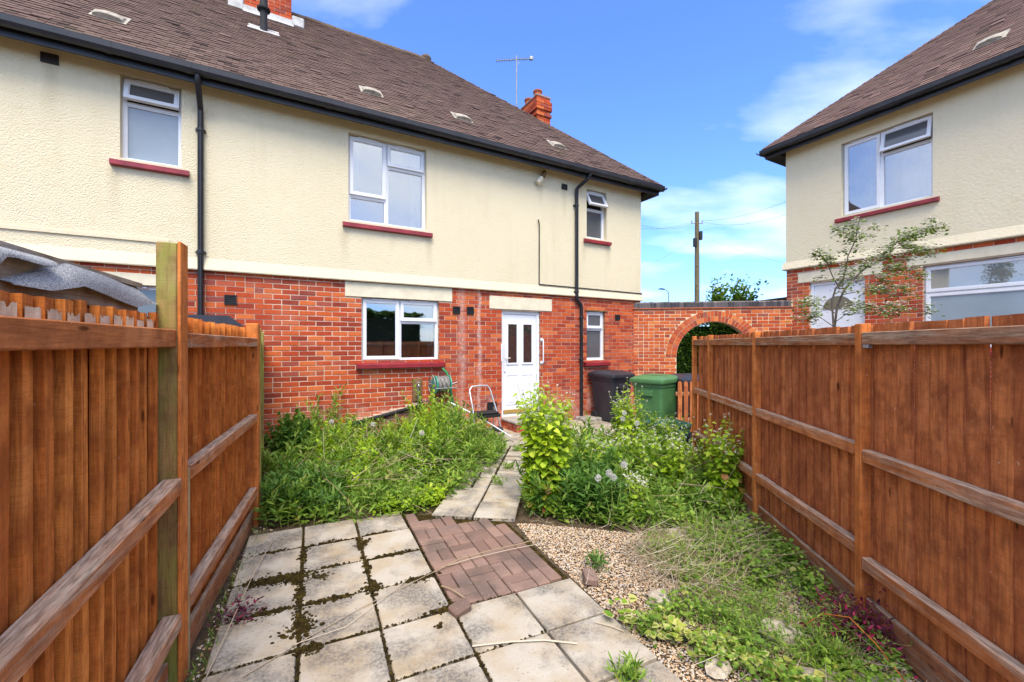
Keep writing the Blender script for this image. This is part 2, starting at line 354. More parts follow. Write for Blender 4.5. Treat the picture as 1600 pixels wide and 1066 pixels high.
M['post_green'] = wood('algae_post', (.34, .22, .085), (.38, .25, .1), (.17, .10, .035), algae=.42)
M['pale_batten'] = wood('pale_batten', (.42, .30, .15), (.45, .32, .17), (.28, .19, .09))
M['bare'] = wood('unstained_wood', (.72, .60, .41), (.76, .64, .45), (.5, .36, .22))
M['greywood'] = wood('grey_old_timber', (.40, .32, .23), (.45, .37, .27), (.2, .155, .11), axis=0)
M['polewood'] = wood('pole_wood', (.2, .16, .09), (.2, .16, .09), (.12, .09, .05), sc=.3)
n = N('grey_roof_felt'); p = n.pos(); g = n.noise(p, 220, 2, .7); c = n.mix(n.ramp(g, (.35, 0.), (.65, 1.)), (.14, .145, .15), (.52, .52, .52)); M['felt'] = n.fin(c, .95, g, .5, .003, .1)
def slab_mat(name, a, b, dk):
    n = N(name); o = n.objc()
    c = n.mix(n.noise(o, 2.6, 4), a, b)
    c = n.mix(n.ramp(n.noise(o, 4.0, 6, .62), (.40, 0.), (.66, .7)), c, (.36, .26, .14))
    big = n.ramp(n.noise(o, 3.0, 4, .6), (.44, 0.), (.60, 1.)); sp = n.ramp(n.noise(o, 52, 4, .72), (.42, 0.), (.58, 1.))
    c = n.mix(n.ma('MULTIPLY', n.ma('MULTIPLY', big, n.ma('ADD', n.ma('MULTIPLY', sp, .55), .42)), .92), c, dk)
    c = n.mix(n.ramp(n.noise(o, 75, 2), (.66, 0.), (.72, .7)), c, tuple(x * .6 for x in dk))
    c = n.mix(n.ramp(n.noise(o, 140, 2), (.62, 0.), (.72, .4)), c, (.62, .58, .52))
    return n.fin(c, .88, n.ma('ADD', n.noise(o, 60, 4), n.noise(o, 9, 3)), .35, .008, .25)
M['slab'] = slab_mat('weathered_concrete_slab', (.41, .365, .295), (.50, .455, .375), (.135, .122, .108))
n = N('brown_paver'); o = n.objc(); r = n.rnd()
c = n.ramp(r, (0, (.18, .112, .087)), (.4, (.24, .148, .114)), (.75, (.29, .185, .142)), (1, (.2, .135, .112)))
c = n.mix(n.ramp(n.noise(n.pos(), 2.4, 4), (.46, 0.), (.64, .7)), c, (.10, .077, .066))
c = n.mix(n.ramp(n.noise(o, 90, 2), (.66, 0.), (.72, .8)), c, (.42, .34, .29))
M['paver'] = n.fin(c, .88, n.noise(o, 80, 4), .45, .005, .25)
n = N('moss'); p = n.pos(); M['moss'] = n.fin(n.ramp(n.noise(p, 26, 5, .7), (.3, (.016, .012, .006)), (.5, (.045, .032, .010)), (.72, (.11, .078, .015))), .95, n.noise(p, 160, 3), 1., .01, .05)
n = N('soil'); p = n.pos(); c = n.ramp(n.noise(p, 9, 7, .68), (.3, (.045, .03, .02)), (.55, (.11, .078, .048)), (.75, (.2, .15, .10)))
M['soil'] = n.fin(n.mix(n.ramp(n.noise(p, 1.3, 4), (.5, 0.), (.7, .5)), c, (.05, .06, .02)), .95, n.noise(p, 40, 6), 1., .03, .1)
n = N('gravel'); p = n.pos(); c = n.ramp(n.rnd(), (0, (.3, .2, .12)), (.2, (.58, .36, .18)), (.45, (.68, .50, .32)), (.7, (.74, .63, .49)), (.88, (.68, .63, .57)), (1, (.2, .18, .17)))
M['gravel'] = n.fin(n.mix(n.ramp(n.noise(p, 60, 3), (.4, .35), (.7, 0.)), c, (.25, .17, .1)), .75, None)
n = N('pale_stone'); p = n.pos(); M['rock'] = n.fin(n.ramp(n.noise(p, 14, 6, .65), (.3, (.28, .22, .15)), (.55, (.5, .43, .33)), (.75, (.62, .56, .46))), .9, n.noise(p, 30, 5), .8, .02)
def leaf_mat(name, stops, tr=.35, rough=.5, spots=None):
    n = N(name); c = n.ramp(n.rnd(), *stops)
    c = n.mix(n.ramp(n.noise(n.pos(), 5, 3), (.35, .45), (.65, 0.)), c, n.mix(1., c, (.6, .68, .6), 'MULTIPLY'))
    c = n.mix(n.ramp(n.noise(n.pos(), 2.2, 3), (.5, 0.), (.7, .6)), c, n.mix(1., c, (1.5, 1.3, .9), 'MULTIPLY'))
    if spots: c = spots(n, c)
    n.fin(c, rough, None, spec=.3)
    tl = n.add('ShaderNodeBsdfTranslucent', {0: n.mix(1., c, (1.25, 1.3, .6), 'MULTIPLY')})
    ms = n.add('ShaderNodeMixShader', {0: tr}); n.t.links.new(n.b.outputs[0], ms.inputs[1]); n.t.links.new(tl.outputs[0], ms.inputs[2])
    n.t.links.new(ms.outputs[0], n.out.inputs[0]); return n.m
M['leaf'] = leaf_mat('weed_leaf', ((0, (.08, .16, .018)), (.35, (.15, .27, .03)), (.7, (.23, .37, .05)), (.93, (.34, .46, .085)), (1, (.36, .33, .10))))
M['leaf_dark'] = leaf_mat('dark_leaf', ((0, (.06, .14, .025)), (.5, (.10, .22, .035)), (.85, (.15, .29, .05)), (1, (.22, .35, .08))))
M['leaf_lime'] = leaf_mat('lime_leaf', ((0, (.24, .38, .02)), (.4, (.36, .52, .03)), (.8, (.46, .61, .045)), (1, (.56, .66, .09))), .45)
M['leaf_old'] = leaf_mat('yellowing_leaf', ((0, (.3, .36, .03)), (.4, (.38, .34, .04)), (.7, (.42, .26, .05)), (1, (.35, .12, .05))))
M['leaf_purple'] = leaf_mat('purple_leaf', ((0, (.05, .012, .026)), (.5, (.11, .016, .045)), (.85, (.24, .02, .065)), (1, (.42, .03, .09))), .25)
M['leaf_ivy'] = leaf_mat('variegated_leaf', ((0, (.12, .26, .02)), (.5, (.25, .38, .03)), (.8, (.42, .48, .08)), (1, (.55, .55, .18))), .3)
M['leaf_ivy_edge'] = leaf_mat('cream_leaf_edge', ((0, (.5, .52, .14)), (1, (.62, .6, .28))), .3)
M['leaf_haw'] = leaf_mat('hawthorn_leaf', ((0, (.07, .13, .02)), (.5, (.14, .23, .035)), (1, (.24, .33, .06))), .3)
M['hedge'] = leaf_mat('hedge_leaf', ((0, (.03, .08, .01)), (.5, (.065, .15, .018)), (.85, (.12, .25, .025)), (1, (.2, .34, .04))), .3, .35)
M['grass'] = leaf_mat('grass_blade', ((0, (.1, .19, .02)), (.5, (.16, .28, .035)), (.85, (.24, .35, .07)), (1, (.42, .38, .18))))
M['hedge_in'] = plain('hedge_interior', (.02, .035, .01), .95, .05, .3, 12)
M['stem'] = plain('green_stem', (.26, .36, .07), .6, .3, .25, 10)
M['petal'] = plain('white_petal', (.82, .79, .68), .6, .3, .05, 10)
M['puff'] = plain('seed_fluff', (.62, .6, .55), .9, .1, .1, 10)
n = N('dry_straw'); M['straw'] = n.fin(n.ramp(n.rnd(), (0, (.22, .14, .08)), (.4, (.36, .27, .17)), (.8, (.5, .41, .29)), (1, (.6, .53, .42))), .85)
M['bark'] = plain('grey_bark', (.14, .11, .085), .9, .15, .3, 20)

# ================================================================== setting: ground
g = MB(); g.add([(-500, -500, -.035), (500, -500, -.035), (500, 900, -.035), (-500, 900, -.035)], [(0, 1, 2, 3)])
tag(g.build('ground', M['soil']), 'bare brown garden soil beneath the weeds and paving', 'ground', kind='structure')

def cbox(name, sx, sy, sz, c, mat):
    return MB().box(-sx / 2, sx / 2, -sy / 2, sy / 2, -sz / 2, sz / 2, c).mesh(name, mat)
A25 = R_(25); P_ = .421; E1 = Vector((math.cos(A25), math.sin(A25))); E2 = Vector((-math.sin(A25), math.cos(A25))); GO = Vector((-.743, 2.425))
patio = MB().add([(-2.3, .3, -.03), (1.2, .3, -.03), (.5, 2.95, -.03), (-.2, 2.9, -.03), (-1.1, 4.1, -.03), (-2.3, 3.9, -.03)], [(0, 1, 2, 3, 4, 5)])
patio = tag(patio.build('patio', M['soil']), 'patio of square weathered concrete slabs with mossy joints', 'patio', kind='structure')
slabme = [cbox('slab', P_ - .014, P_ - .014, .04, .006, M['slab']) for _ in range(1)][0]
def slab(c, ang, parent, z=-.02, me=None, s=(1, 1)):
    o = bpy.data.objects.new('slab', me or slabme); o.location = (c[0], c[1], z + random.uniform(-.004, .004))
    o.rotation_euler = (random.uniform(-.007, .007), random.uniform(-.007, .007), ang + random.uniform(-.012, .012)); o.scale = (s[0] * random.uniform(.985, 1.005), s[1] * random.uniform(.985, 1.005), 1)
    return link(o, parent)
for j in range(-5, 4):
    for i in range(-2, 3):
        if i > 0 and j >= 0: continue
        c = GO + E1 * P_ * (i + .5) + E2 * P_ * (j + .5)
        slab(c, A25, patio)
# path to the door
path = MB().add([(-.85, 4.0, -.031), (.1, 3.85, -.031), (.5, 8.2, -.031), (-.5, 8.2, -.031)], [(0, 1, 2, 3)])
path = tag(path.build('path', M['soil']), 'narrow slab path leading from the patio to the white door', 'path', kind='structure')
e1p = Vector((.993, -.12)); e2p = Vector((.12, .993)); po = Vector((-.37, 3.99)); PP = .405
for j in range(0, 10):
    for i in (-1, 0):
        if j < 2 or (j == 2 and i == 0):
            slab(po + e1p * PP * (i + .5) + e2p * PP * (j + .5), math.atan2(-.12, .993), path, s=(PP / P_, PP / P_)); continue
        f = random.uniform(.38, .62); al = random.random() < .5      # cracked slabs further up the path
        for q0, q1 in ((0, f), (f, 1)):
            cu, cv = (i + .5, j + (q0 + q1) / 2) if al else (i + (q0 + q1) / 2, j + .5)
            sz = (PP / P_ * .97, (q1 - q0) * PP / P_ * .9) if al else ((q1 - q0) * PP / P_ * .9, PP / P_ * .97)
            o = slab(po + e1p * PP * cu + e2p * PP * cv, math.atan2(-.12, .993) + random.uniform(-.06, .06), path, z=-.024, s=sz)
            o.rotation_euler.x += random.uniform(-.02, .02); o.rotation_euler.y += random.uniform(-.02, .02)
# apron in front of the door and under the bins
HA = R_(29.3); HO = Vector((3.05, 10.18)); HU = Vector((math.cos(HA), math.sin(HA))); HM = Vector((-math.sin(HA), math.cos(HA)))
def LW(x, y): return HO + HU * x + HM * y
apron = MB(); apron.add([(*LW(-4.6, -.02), -.032), (*LW(-4.6, -1.35), -.032), (*LW(.6, -1.35), -.032), (*LW(.6, -.02), -.032)], [(0, 1, 2, 3)])
apron = tag(apron.build('pavement', M['soil']), 'slab paving along the foot of the house wall', 'pavement', kind='structure')
for i in range(11):
    for j in range(3):
        slab(LW(-4.35 + i * .45, -.25 - j * .45), HA, apron, s=(.45 / P_, .45 / P_))
# brick paved square
bp = MB().add([(*(GO + E1 * P_ * 1.02), -.03), (*(GO + E1 * P_ * 3.02), -.03), (*(GO + E1 * P_ * 3.02 + E2 * 1.3), -.03), (*(GO + E1 * P_ + E2 * 1.66), -.03)], [(0, 1, 2, 3)])
bp = tag(bp.build('brick_paving', M['moss']), 'small square of brown brick pavers in basketweave beside the slabs', 'paving', kind='structure')
pvme = cbox('paver', .1905, .0925, .05, .006, M['paver'])
def paver(a, b, rot):
    q = GO + E1 * (P_ + .012 + a) + E2 * (.012 + b)
    # stop at the path slabs and the arc on the right
    d = q - po; t = d.dot(e2p)
    if t > -.07: return
    o = bpy.data.objects.new('paver', pvme); o.location = (q.x, q.y, -.03 + random.uniform(-.004, .004))
    o.rotation_euler = (random.uniform(-.012, .012), random.uniform(-.012, .012), A25 + (math.pi / 2 if rot else 0) + random.uniform(-.015, .015))
    link(o, bp)
for i in range(4):
    for j in range(9):
        x0 = i * .197; y0 = j * .197 - .0
        if i == 3:
            continue
        for k in range(2):
            if (i + j) % 2: paver(x0 + .05 + k * .0985, y0 + .1, True)
            else: paver(x0 + .1, y0 + .05 + k * .0985, False)
for j in range(9):
    for k in range(2): paver(3 * .197 + .05, j * .197 + .1, True) if k == 0 else None
    paver(3 * .197 + .15, j * .197 + .12, True)

# ================================================================== buildings: shared pieces
CAM = Vector((0, 0, 1.6))
def proj(p):
    return 800 + 668 * p[0] / p[1], 540 - 668 * (p[2] - 1.6) / p[1]
def wall_mesh(b, x0, x1, z0, z1, holes, y0, y1):
    """wall slab with openings: front, back, reveals"""
    xs = sorted({x0, x1, *[h[0] for h in holes], *[h[1] for h in holes]}); zs = sorted({z0, z1, *[h[2] for h in holes], *[h[3] for h in holes]})
    xs = [x for x in xs if x0 <= x <= x1]; zs = [z for z in zs if z0 <= z <= z1]
    for a, c in zip(xs, xs[1:]):
        for d, e in zip(zs, zs[1:]):
            mx, mz = (a + c) / 2, (d + e) / 2
            if any(h[0] < mx < h[1] and h[2] < mz < h[3] for h in holes): continue
            b.add([(a, y0, d), (c, y0, d), (c, y0, e), (a, y0, e), (a, y1, d), (c, y1, d), (c, y1, e), (a, y1, e)], [(0, 1, 2, 3), (7, 6, 5, 4)])
    for h in holes:
        a, c, d, e = max(h[0], x0), min(h[1], x1), max(h[2], z0), min(h[3], z1)
        if d >= e or a >= c: continue
        b.add([(a, y0, d), (c, y0, d), (c, y0, e), (a, y0, e), (a, y1, d), (c, y1, d), (c, y1, e), (a, y1, e)], [(0, 4, 5, 1), (1, 5, 6, 2), (2, 6, 7, 3), (3, 7, 4, 0)])
    b.add([(x0, y0, z0), (x1, y0, z0), (x1, y0, z1), (x0, y0, z1), (x0, y1, z0), (x1, y1, z0), (x1, y1, z1), (x0, y1, z1)], [(0, 4, 5, 1), (1, 5, 6, 2), (2, 6, 7, 3), (3, 7, 4, 0)])
def brick_rects(x0, x1, z0, z1, holes, course=.0785, pitch=.237, header=.05):
    out = []; k = 0; z = z0
    while z < z1 - .02:
        ze = min(z + course - .011, z1); x = x0 - (.5 * pitch if k % 2 else 0); 
        while x < x1:
            a, c = max(x, x0), min(x + pitch - .011, x1); x += pitch
            if c - a < .03: continue
            segs = [(a, c)]
            if c - a > .2 and random.random() < header: segs = [(a, (a + c) / 2 - .005), ((a + c) / 2 + .005, c)]
            for h in holes:
                if h[2] < (z + ze) / 2 < h[3]:
                    ns = []
                    for s0, s1 in segs:
                        if s1 <= h[0] or s0 >= h[1]: ns.append((s0, s1)); continue
                        if s0 < h[0] - .03: ns.append((s0, h[0]))
                        if s1 > h[1] + .03: ns.append((h[1], s1))
                    segs = ns
            out += [(s0, s1, z, ze) for s0, s1 in segs if s1 - s0 > .03]
        z += course; k += 1
    return out
def lay_bricks(rects, root, wall, mat, y=-.006, dep=.05, vis=None, nmax=300):
    """the nearest visible bricks as parts, the rest as one part"""
    ang = root.rotation_euler.z; ca, sa = math.cos(ang), math.sin(ang); ox, oy = root.location.x, root.location.y
    sc = []
    for q in rects:
        cx_, cz_ = (q[0] + q[1]) / 2, (q[2] + q[3]) / 2; wx, wy = ox + ca * cx_, oy + sa * cx_
        px, py = proj((wx, wy, cz_ + root.location.z)) if wy > .1 else (-999, 0)
        ok = vis(px, py); sc.append((0 if ok else 1, wx * wx + wy * wy - 3 * (q[1] - q[0]), q))
    sc.sort(key=lambda t: t[:2])
    near = [t[2] for t in sc if t[0] == 0][:nmax]; ids = {id(q) for q in near}; rest = [q for q in rects if id(q) not in ids]
    me = cbox('brick', .2275, dep, .069, .005, mat)
    for a, c, d, e in near:
        o = bpy.data.objects.new('brick', me); o.location = ((a + c) / 2, y + dep / 2 + random.uniform(-.002, .002), (d + e) / 2)
        o.scale = ((c - a) / .2275, 1, (e - d) / .069); o.rotation_euler = (0, random.uniform(-.012, .012), random.uniform(-.012, .012)); link(o, wall)
    if rest:
        q = np.array(rest); C = np.stack([(q[:, 0] + q[:, 1]) / 2, np.full(len(q), y + dep / 2) + rng.uniform(-.002, .002, len(q)), (q[:, 2] + q[:, 3]) / 2], 1)
        S = np.stack([q[:, 1] - q[:, 0], np.full(len(q), dep), q[:, 3] - q[:, 2]], 1)
        V, F = boxes_np(C, S); tag(obj_np('bricks', V, F, mat, wall), kind='stuff')
def sill(root, win, x0, x1, z, ov=.09):
    return MB().prism([(.085, z), (-.10, z - .055), (-.10, z - .115), (-.06, z - .125), (.085, z - .125)], x0 - ov, x1 + ov).build('sill', M['red'], win)
def window(root, x0, x1, z0, z1, cells, y=.075, red=True, gl='glass_sky', red_ov=.09, room=()):
    """cells: (fx0,fx1,fz0,fz1,type,glass,open_deg)"""
    W = x1 - x0; H = z1 - z0; b = MB(); b.ring(x0, x1, z0, z1, .045, y, y + .07)
    done = set()
    for c in cells:
        for fx in c[:2]:
            if 0 < fx < 1 and ('v', fx, c[2], c[3]) not in done:
                done.add(('v', fx, c[2], c[3]))
        for fz in c[2:4]:
            if 0 < fz < 1 and ('h', fz, c[0], c[1]) not in done:
                done.add(('h', fz, c[0], c[1])); b.box(x0 + c[0] * W + .002, x0 + c[1] * W - .002, y + .003, y + .068, z0 + fz * H - .022, z0 + fz * H + .022)
    for fx in sorted({c[0] for c in cells if c[0] > 0}):
        b.box(x0 + fx * W - .022, x0 + fx * W + .022, y + .0015, y + .0695, z0 + .003, z1 - .003)
    win = b.build('window', M['upvc'], root)
    for c in cells:
        a0, a1 = x0 + c[0] * W + (.03 if c[0] == 0 else .014), x0 + c[1] * W - (.03 if c[1] == 1 else .014)
        d0, d1 = z0 + c[2] * H + (.03 if c[2] == 0 else .014), z0 + c[3] * H - (.03 if c[3] == 1 else .014)
        gm = M[c[5] or gl]
        if c[4] == 'fixed':
            MB().box(a0, a1, y + .03, y + .045, d0, d1).build('pane', gm, win)
            MB().ring(a0, a1, d0, d1, .022, y + .012, y + .03).build('glazing_bead', M['upvc'], win)
        else:
            Mx = Matrix.Translation((0, y - .012, d1)) @ Matrix.Rotation(R_(-c[6]), 4, 'X')
            s = MB(); s.M = Mx; s.ring(a0, a1, d0 - d1, 0, .048, -.018, .03); s.ring(a0 + .046, a1 - .046, d0 - d1 + .046, -.046, .012, -.008, .02); s.build('casement', M['upvc'], win)
            s = MB(); s.M = Mx; s.box(a0 + .048, a1 - .048, .002, .012, d0 - d1 + .048, -.048); s.build('pane', gm, win)
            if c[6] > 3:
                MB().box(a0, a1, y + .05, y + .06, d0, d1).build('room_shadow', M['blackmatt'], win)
        if c[3] == 1:
            xm = (a0 + a1) / 2; L = min(.34, (a1 - a0) * .7)
            MB().box(xm - L / 2, xm + L / 2, y - .047, y - .001, z1 - .035, z1 - .012, .004).build('trickle_vent', M['upvc'], win)
    if room:
        a0, a1, d0, d1, y0, y1 = x0 - .35, x1 + .35, z0 - .5, z1 + .12, .245, 1.3
        MB().add([(a0, y0, d0), (a1, y0, d0), (a1, y0, d1), (a0, y0, d1), (a0, y1, d0), (a1, y1, d0), (a1, y1, d1), (a0, y1, d1)], [(4, 5, 6, 7), (0, 4, 7, 3), (5, 1, 2, 6), (7, 6, 2, 3), (0, 1, 5, 4)]).build('room', M['room'], win)
        MB().box(x0 - .02, x1 + .02, .15, .3, z0 - .03, z0 + .0).build('inner_sill', M['upvc'], win)
        for (ca, cb_) in room:
            b = MB(); nn_ = max(8, int((cb_ - ca) * W / .015)); vs = []
            for i_ in range(nn_ + 1):
                xx = x0 + W * (ca + (cb_ - ca) * i_ / nn_); yy = .27 + .018 * math.sin(i_ * 1.1) + .008 * math.sin(i_ * .43); vs += [(xx, yy, z0 - .15), (xx, yy + .01, z1 + .1)]
            b.add(vs, [(2 * i_, 2 * i_ + 2, 2 * i_ + 3, 2 * i_ + 1) for i_ in range(nn_)]); b.build('curtain', M['curtain'], win, True)
    if red: sill(root, win, x0, x1, z0 + .002, red_ov)
    return win
def roof_tiles(root, part, mat, xlo, xhi_fn, xlo_fn, ye, ze, k, rise_d, vis, nmax=300):
    pit = math.atan(k); cp, sp = math.cos(pit), math.sin(pit); rows = int(rise_d / cp / .1)
    Rx = np.array(Matrix.Rotation(pit - .10, 3, 'X')); items = []
    for j in range(rows + 1):
        d = j * .1; yy = ye + d * cp; x0, x1 = xlo_fn(d * cp), xhi_fn(d * cp)
        x = x0 + (j % 2) * .0825 - .0825
        while x < x1:
            a, c = max(x + .0015, x0), min(x + .1635, x1); x += .165
            if c - a < .03: continue
            items.append(((a + c) / 2, c - a, d, j))
    C = []; S = []
    for xc, wd, d, j in items:
        dd = d + .075 + random.uniform(-.006, .006); off = .018 + random.uniform(0, .006) + (.008 if random.random() < .04 else 0)
        C.append((xc, ye + dd * cp - off * sp, ze + dd * sp + off * cp)); S.append((wd, .17, .019))
    C = np.array(C); S = np.array(S)
    ang = root.rotation_euler.z; ca, sa = math.cos(ang), math.sin(ang)
    wx = root.location.x + ca * C[:, 0] - sa * C[:, 1]; wy = root.location.y + sa * C[:, 0] + ca * C[:, 1]
    px = 800 + 668 * wx / np.maximum(wy, .1); py = 540 - 668 * (C[:, 2] + root.location.z - 1.6) / np.maximum(wy, .1)
    ok = (px > -10) & (px < 1610) & (py > -10) & (wy > .5); dist = wx ** 2 + wy ** 2 + np.where(ok, 0, 1e6)
    order = np.argsort(dist); near = order[:nmax]; rest = order[nmax:]
    me = cbox('roof_tile', .162, .17, .019, .003, mat)
    for i in near:
        o = bpy.data.objects.new('roof_tile', me); o.location = C[i]; o.scale = (S[i, 0] / .162, 1, 1)
        o.rotation_euler = (pit - .10, random.uniform(-.012, .012), random.uniform(-.012, .012)); link(o, part)
    jit = np.array([np.array(Euler((pit - .10 + random.uniform(-.01, .01), random.uniform(-.015, .015), random.uniform(-.015, .015))).to_matrix()) for _ in rest])
    V, F = boxes_np(C[rest], S[rest], jit); tag(obj_np('roof_tiles', V, F, mat, part), kind='stuff')
def half_tube(b, p0, p1, r, n=8, th=.012, up=(0, 0, 1)):
    p0 = Vector(p0); p1 = Vector(p1); t = (p1 - p0).normalized(); a = t.cross(Vector(up)).normalized(); u = a.cross(t)
    vs = []
    for p in (p0, p1):
        for rr in (r, r - th):
            for k in range(n + 1):
                an = math.pi * k / n; vs.append(p + a * math.cos(an) * rr + u * math.sin(an) * rr)
    m = n + 1; fs = []
    for k in range(n):
        fs += [(k, k + 1, 2 * m + k + 1, 2 * m + k), (m + k + 1, m + k, 3 * m + k, 3 * m + k + 1), (k + 1, k, m + k, m + k + 1), (2 * m + k, 2 * m + k + 1, 3 * m + k + 1, 3 * m + k)]
    fs += [(0, 2 * m, 3 * m, m), (n, m + n, 3 * m + n, 2 * m + n)]
    b.add(vs, fs)
GPROF = [(.055, -.015), (.04, -.05), (-.005, -.072), (-.05, -.06), (-.068, -.02), (-.072, .055), (-.064, .055), (-.06, -.015), (-.045, -.052), (-.005, -.064), (.035, -.044), (.047, -.012), (.047, .04), (.055, .04)]
def gutter(root, x0, x1, y, z, r=.062, joints=()):
    gt = MB().prism([(y + a, z + c * .92) for a, c in GPROF], x0, x1).build('gutter', M['black'], root)
    for xj in joints:
        MB().prism([(y + a * 1.08, z + c * 1.0 - .002) for a, c in GPROF], xj - .035, xj + .035).build('gutter_joint', M['black'], gt)
    return gt
def vent_tile(root, roof, x, y, z, pit, s=1.):
    b = MB(); b.M = Matrix.Translation((x, y, z)) @ Matrix.Rotation(pit, 4, 'X')
    n_ = 8; vs = []; fs = []
    for i, (yy, hh) in enumerate(((-.12, .075), (-.10, .085), (.06, .07), (.20, .02))):
        for k in range(n_ + 1):
            a = math.pi * k / n_; vs.append((-.17 * s * math.cos(a), yy * s, max(0.0, math.sin(a)) ** .6 * hh * s + .02))
    m = n_ + 1
    for i in range(3):
        for k in range(n_): fs.append((i * m + k, i * m + k + 1, (i + 1) * m + k + 1, (i + 1) * m + k))
    fs.append(tuple(range(m))[::-1]); b.add(vs, fs); b.box(-.2 * s, .2 * s, -.14 * s, .24 * s, .012, .03)
    return b.build('vent_tile', M['stone'], roof, False)
def chimney_stack(root, x0, x1, y0, y1, z0, z1, roof, corbel=True, name='chimney'):
    core = MB().box(x0 + .006, x1 - .006, y0 + .006, y1 - .006, z0, z1).build(name, M['mortar'], root)
    rects = []
    C = []; S = []; z = z0; k = 0
    while z < z1:
        ex = 0.0
        if corbel and z1 - .32 < z < z1 - .1: ex = .035
        if corbel and z1 - .55 < z < z1 - .45: ex = .03
        for fx in (0, 1):
            L = x1 - x0; nb = max(2, round(L / .23)); w_ = L / nb; sh = .5 * w_ * (k % 2)
            for i in range(nb + 1):
                a, c = max(x0 - ex, x0 + i * w_ - sh + .005), min(x1 + ex, x0 + (i + 1) * w_ - sh - .005)
                if i == 0: a = x0 - ex
                if c >= x1 - .01: c = x1 + ex
                if c - a > .03: C.append(((a + c) / 2, (y0 - ex + .02) if fx == 0 else (y1 + ex - .02), z + .034)); S.append((c - a, .05, .068))
            L = y1 - y0; nb = max(2, round(L / .23)); w_ = L / nb; sh = .5 * w_ * ((k + 1) % 2)
            for i in range(nb + 1):
                a, c = max(y0 - ex, y0 + i * w_ - sh + .005), min(y1 + ex, y0 + (i + 1) * w_ - sh - .005)
                if c - a > .03: C.append((x0 - ex + .022 if fx == 0 else x1 + ex - .022, (a + c) / 2, z + .034)); S.append((.05, c - a, .067))
        z += .0785; k += 1
    me = cbox('brick', .2, .2, .2, .005, M['brick'])
    if len(C) <= 300:
        for c, s in zip(C, S):
            o = bpy.data.objects.new('brick', me); o.location = c; o.scale = (s[0] / .2, s[1] / .2, s[2] / .2); link(o, core)
    else:
        V, F = boxes_np(np.array(C), np.array(S)); tag(obj_np('bricks', V, F, M['brick'], core), kind='stuff')
    return core

# ================================================================== left house
LH = empty('terraced_house', (HO.x, HO.y, 0), HA)
tag(LH, 'long brick and cream pebbledash house with the white back door and brown tiled roof', 'house')
XL = -14.5
winA = (-9.37, -8.73, 4.05, 5.155); winB = (-6.56, -5.25, 3.64, 5.07); winC = (-1.64, -1.07, 3.97, 5.03)
winD = (-6.35, -5.01, 1.335, 2.40); winE = (-1.62, -1.095, 1.275, 2.36); door = (-3.73, -2.83, .20, 2.29); winF = (-10.2, -8.96, 1.335, 2.40)
lintD = (-6.61, -4.76, 2.402, 2.645); lintDoor = (-4.0, -2.55, 2.31, 2.56); lintF = (-10.4, -8.85, 2.402, 2.56)
upper = [winA, winB, winC]; lower = [winD, winE, door, winF]
b = MB(); wall_mesh(b, XL, 0, -.1, 2.70, lower, 0, .24); bw = b.build('brick_wall', M['mortar'], LH)
rects = brick_rects(XL, 0, -.05, 2.68, lower + [lintD, lintDoor, lintF])
lay_bricks(rects, LH, bw, M['brick'], vis=lambda px, py: 418 < px < 990 and py < 690)
b = MB(); wall_mesh(b, XL, 0, 2.74, 5.26, upper, -.028, .24); rw = b.build('rendered_wall', M['render'], LH)
b = MB(); b.prism([(-.029, 2.83), (-.075, 2.67), (-.07, 2.655), (.1, 2.655), (.1, 2.83)], XL, .04); b.build('render_drip', M['drip'], LH)
b = MB(); b.box(-.25, .028, .241, 8.0, 2.70, 5.2); b.box(-.25, .0, .241, 8.0, -.1, 2.699); b.build('end_wall', M['render'], LH)
b = MB(); b.box(-9.97 - 3, -8.86, -.05, -.0285, 2.985, 3.03); b.build('render_ledge', M['drip'], LH)
for L_, pr in ((lintD, .02), (lintDoor, .02), (lintF, .01)):
    MB().box(L_[0], L_[1], -pr, .23, L_[2], L_[3], .006).build('lintel', M['cream'], LH)
MB().box(-1.68, -1.03, -.02, .1, 2.362, 2.385).build('lintel', M['boardbrown'], LH)
window(LH, *winA, [(0, 1, .70, 1, 'vent', 'glass_grey', 16), (0, 1, 0, .70, 'fixed', 'glass_frost', 0)])
window(LH, *winB, [(0, .48, .31, 1, 'vent', None, 0), (0, .48, 0, .31, 'fixed', None, 0), (.48, 1, .72, 1, 'vent', None, 0), (.48, 1, 0, .72, 'fixed', None, 0)], gl='glass_clear', room=((.0, .16), (.84, 1.)))
window(LH, *winC, [(0, 1, .62, 1, 'vent', 'glass_grey', 28), (0, 1, 0, .62, 'fixed', 'glass_grey', 0)])
window(LH, *winD, [(0, .48, 0, 1, 'vent', 'glass_clear', 0), (.48, 1, .64, 1, 'vent', 'glass_clear', 0), (.48, 1, 0, .64, 'fixed', 'glass_clear', 0)], room=((.9, 1.),))
window(LH, *winE, [(0, 1, .64, 1, 'vent', 'glass_grey', 0), (0, 1, 0, .64, 'fixed', 'glass_grey', 0)])
window(LH, *winF, [(0, .5, 0, 1, 'fixed', 'glass_grey', 0), (.5, 1, 0, 1, 'fixed', 'glass_grey', 0)])
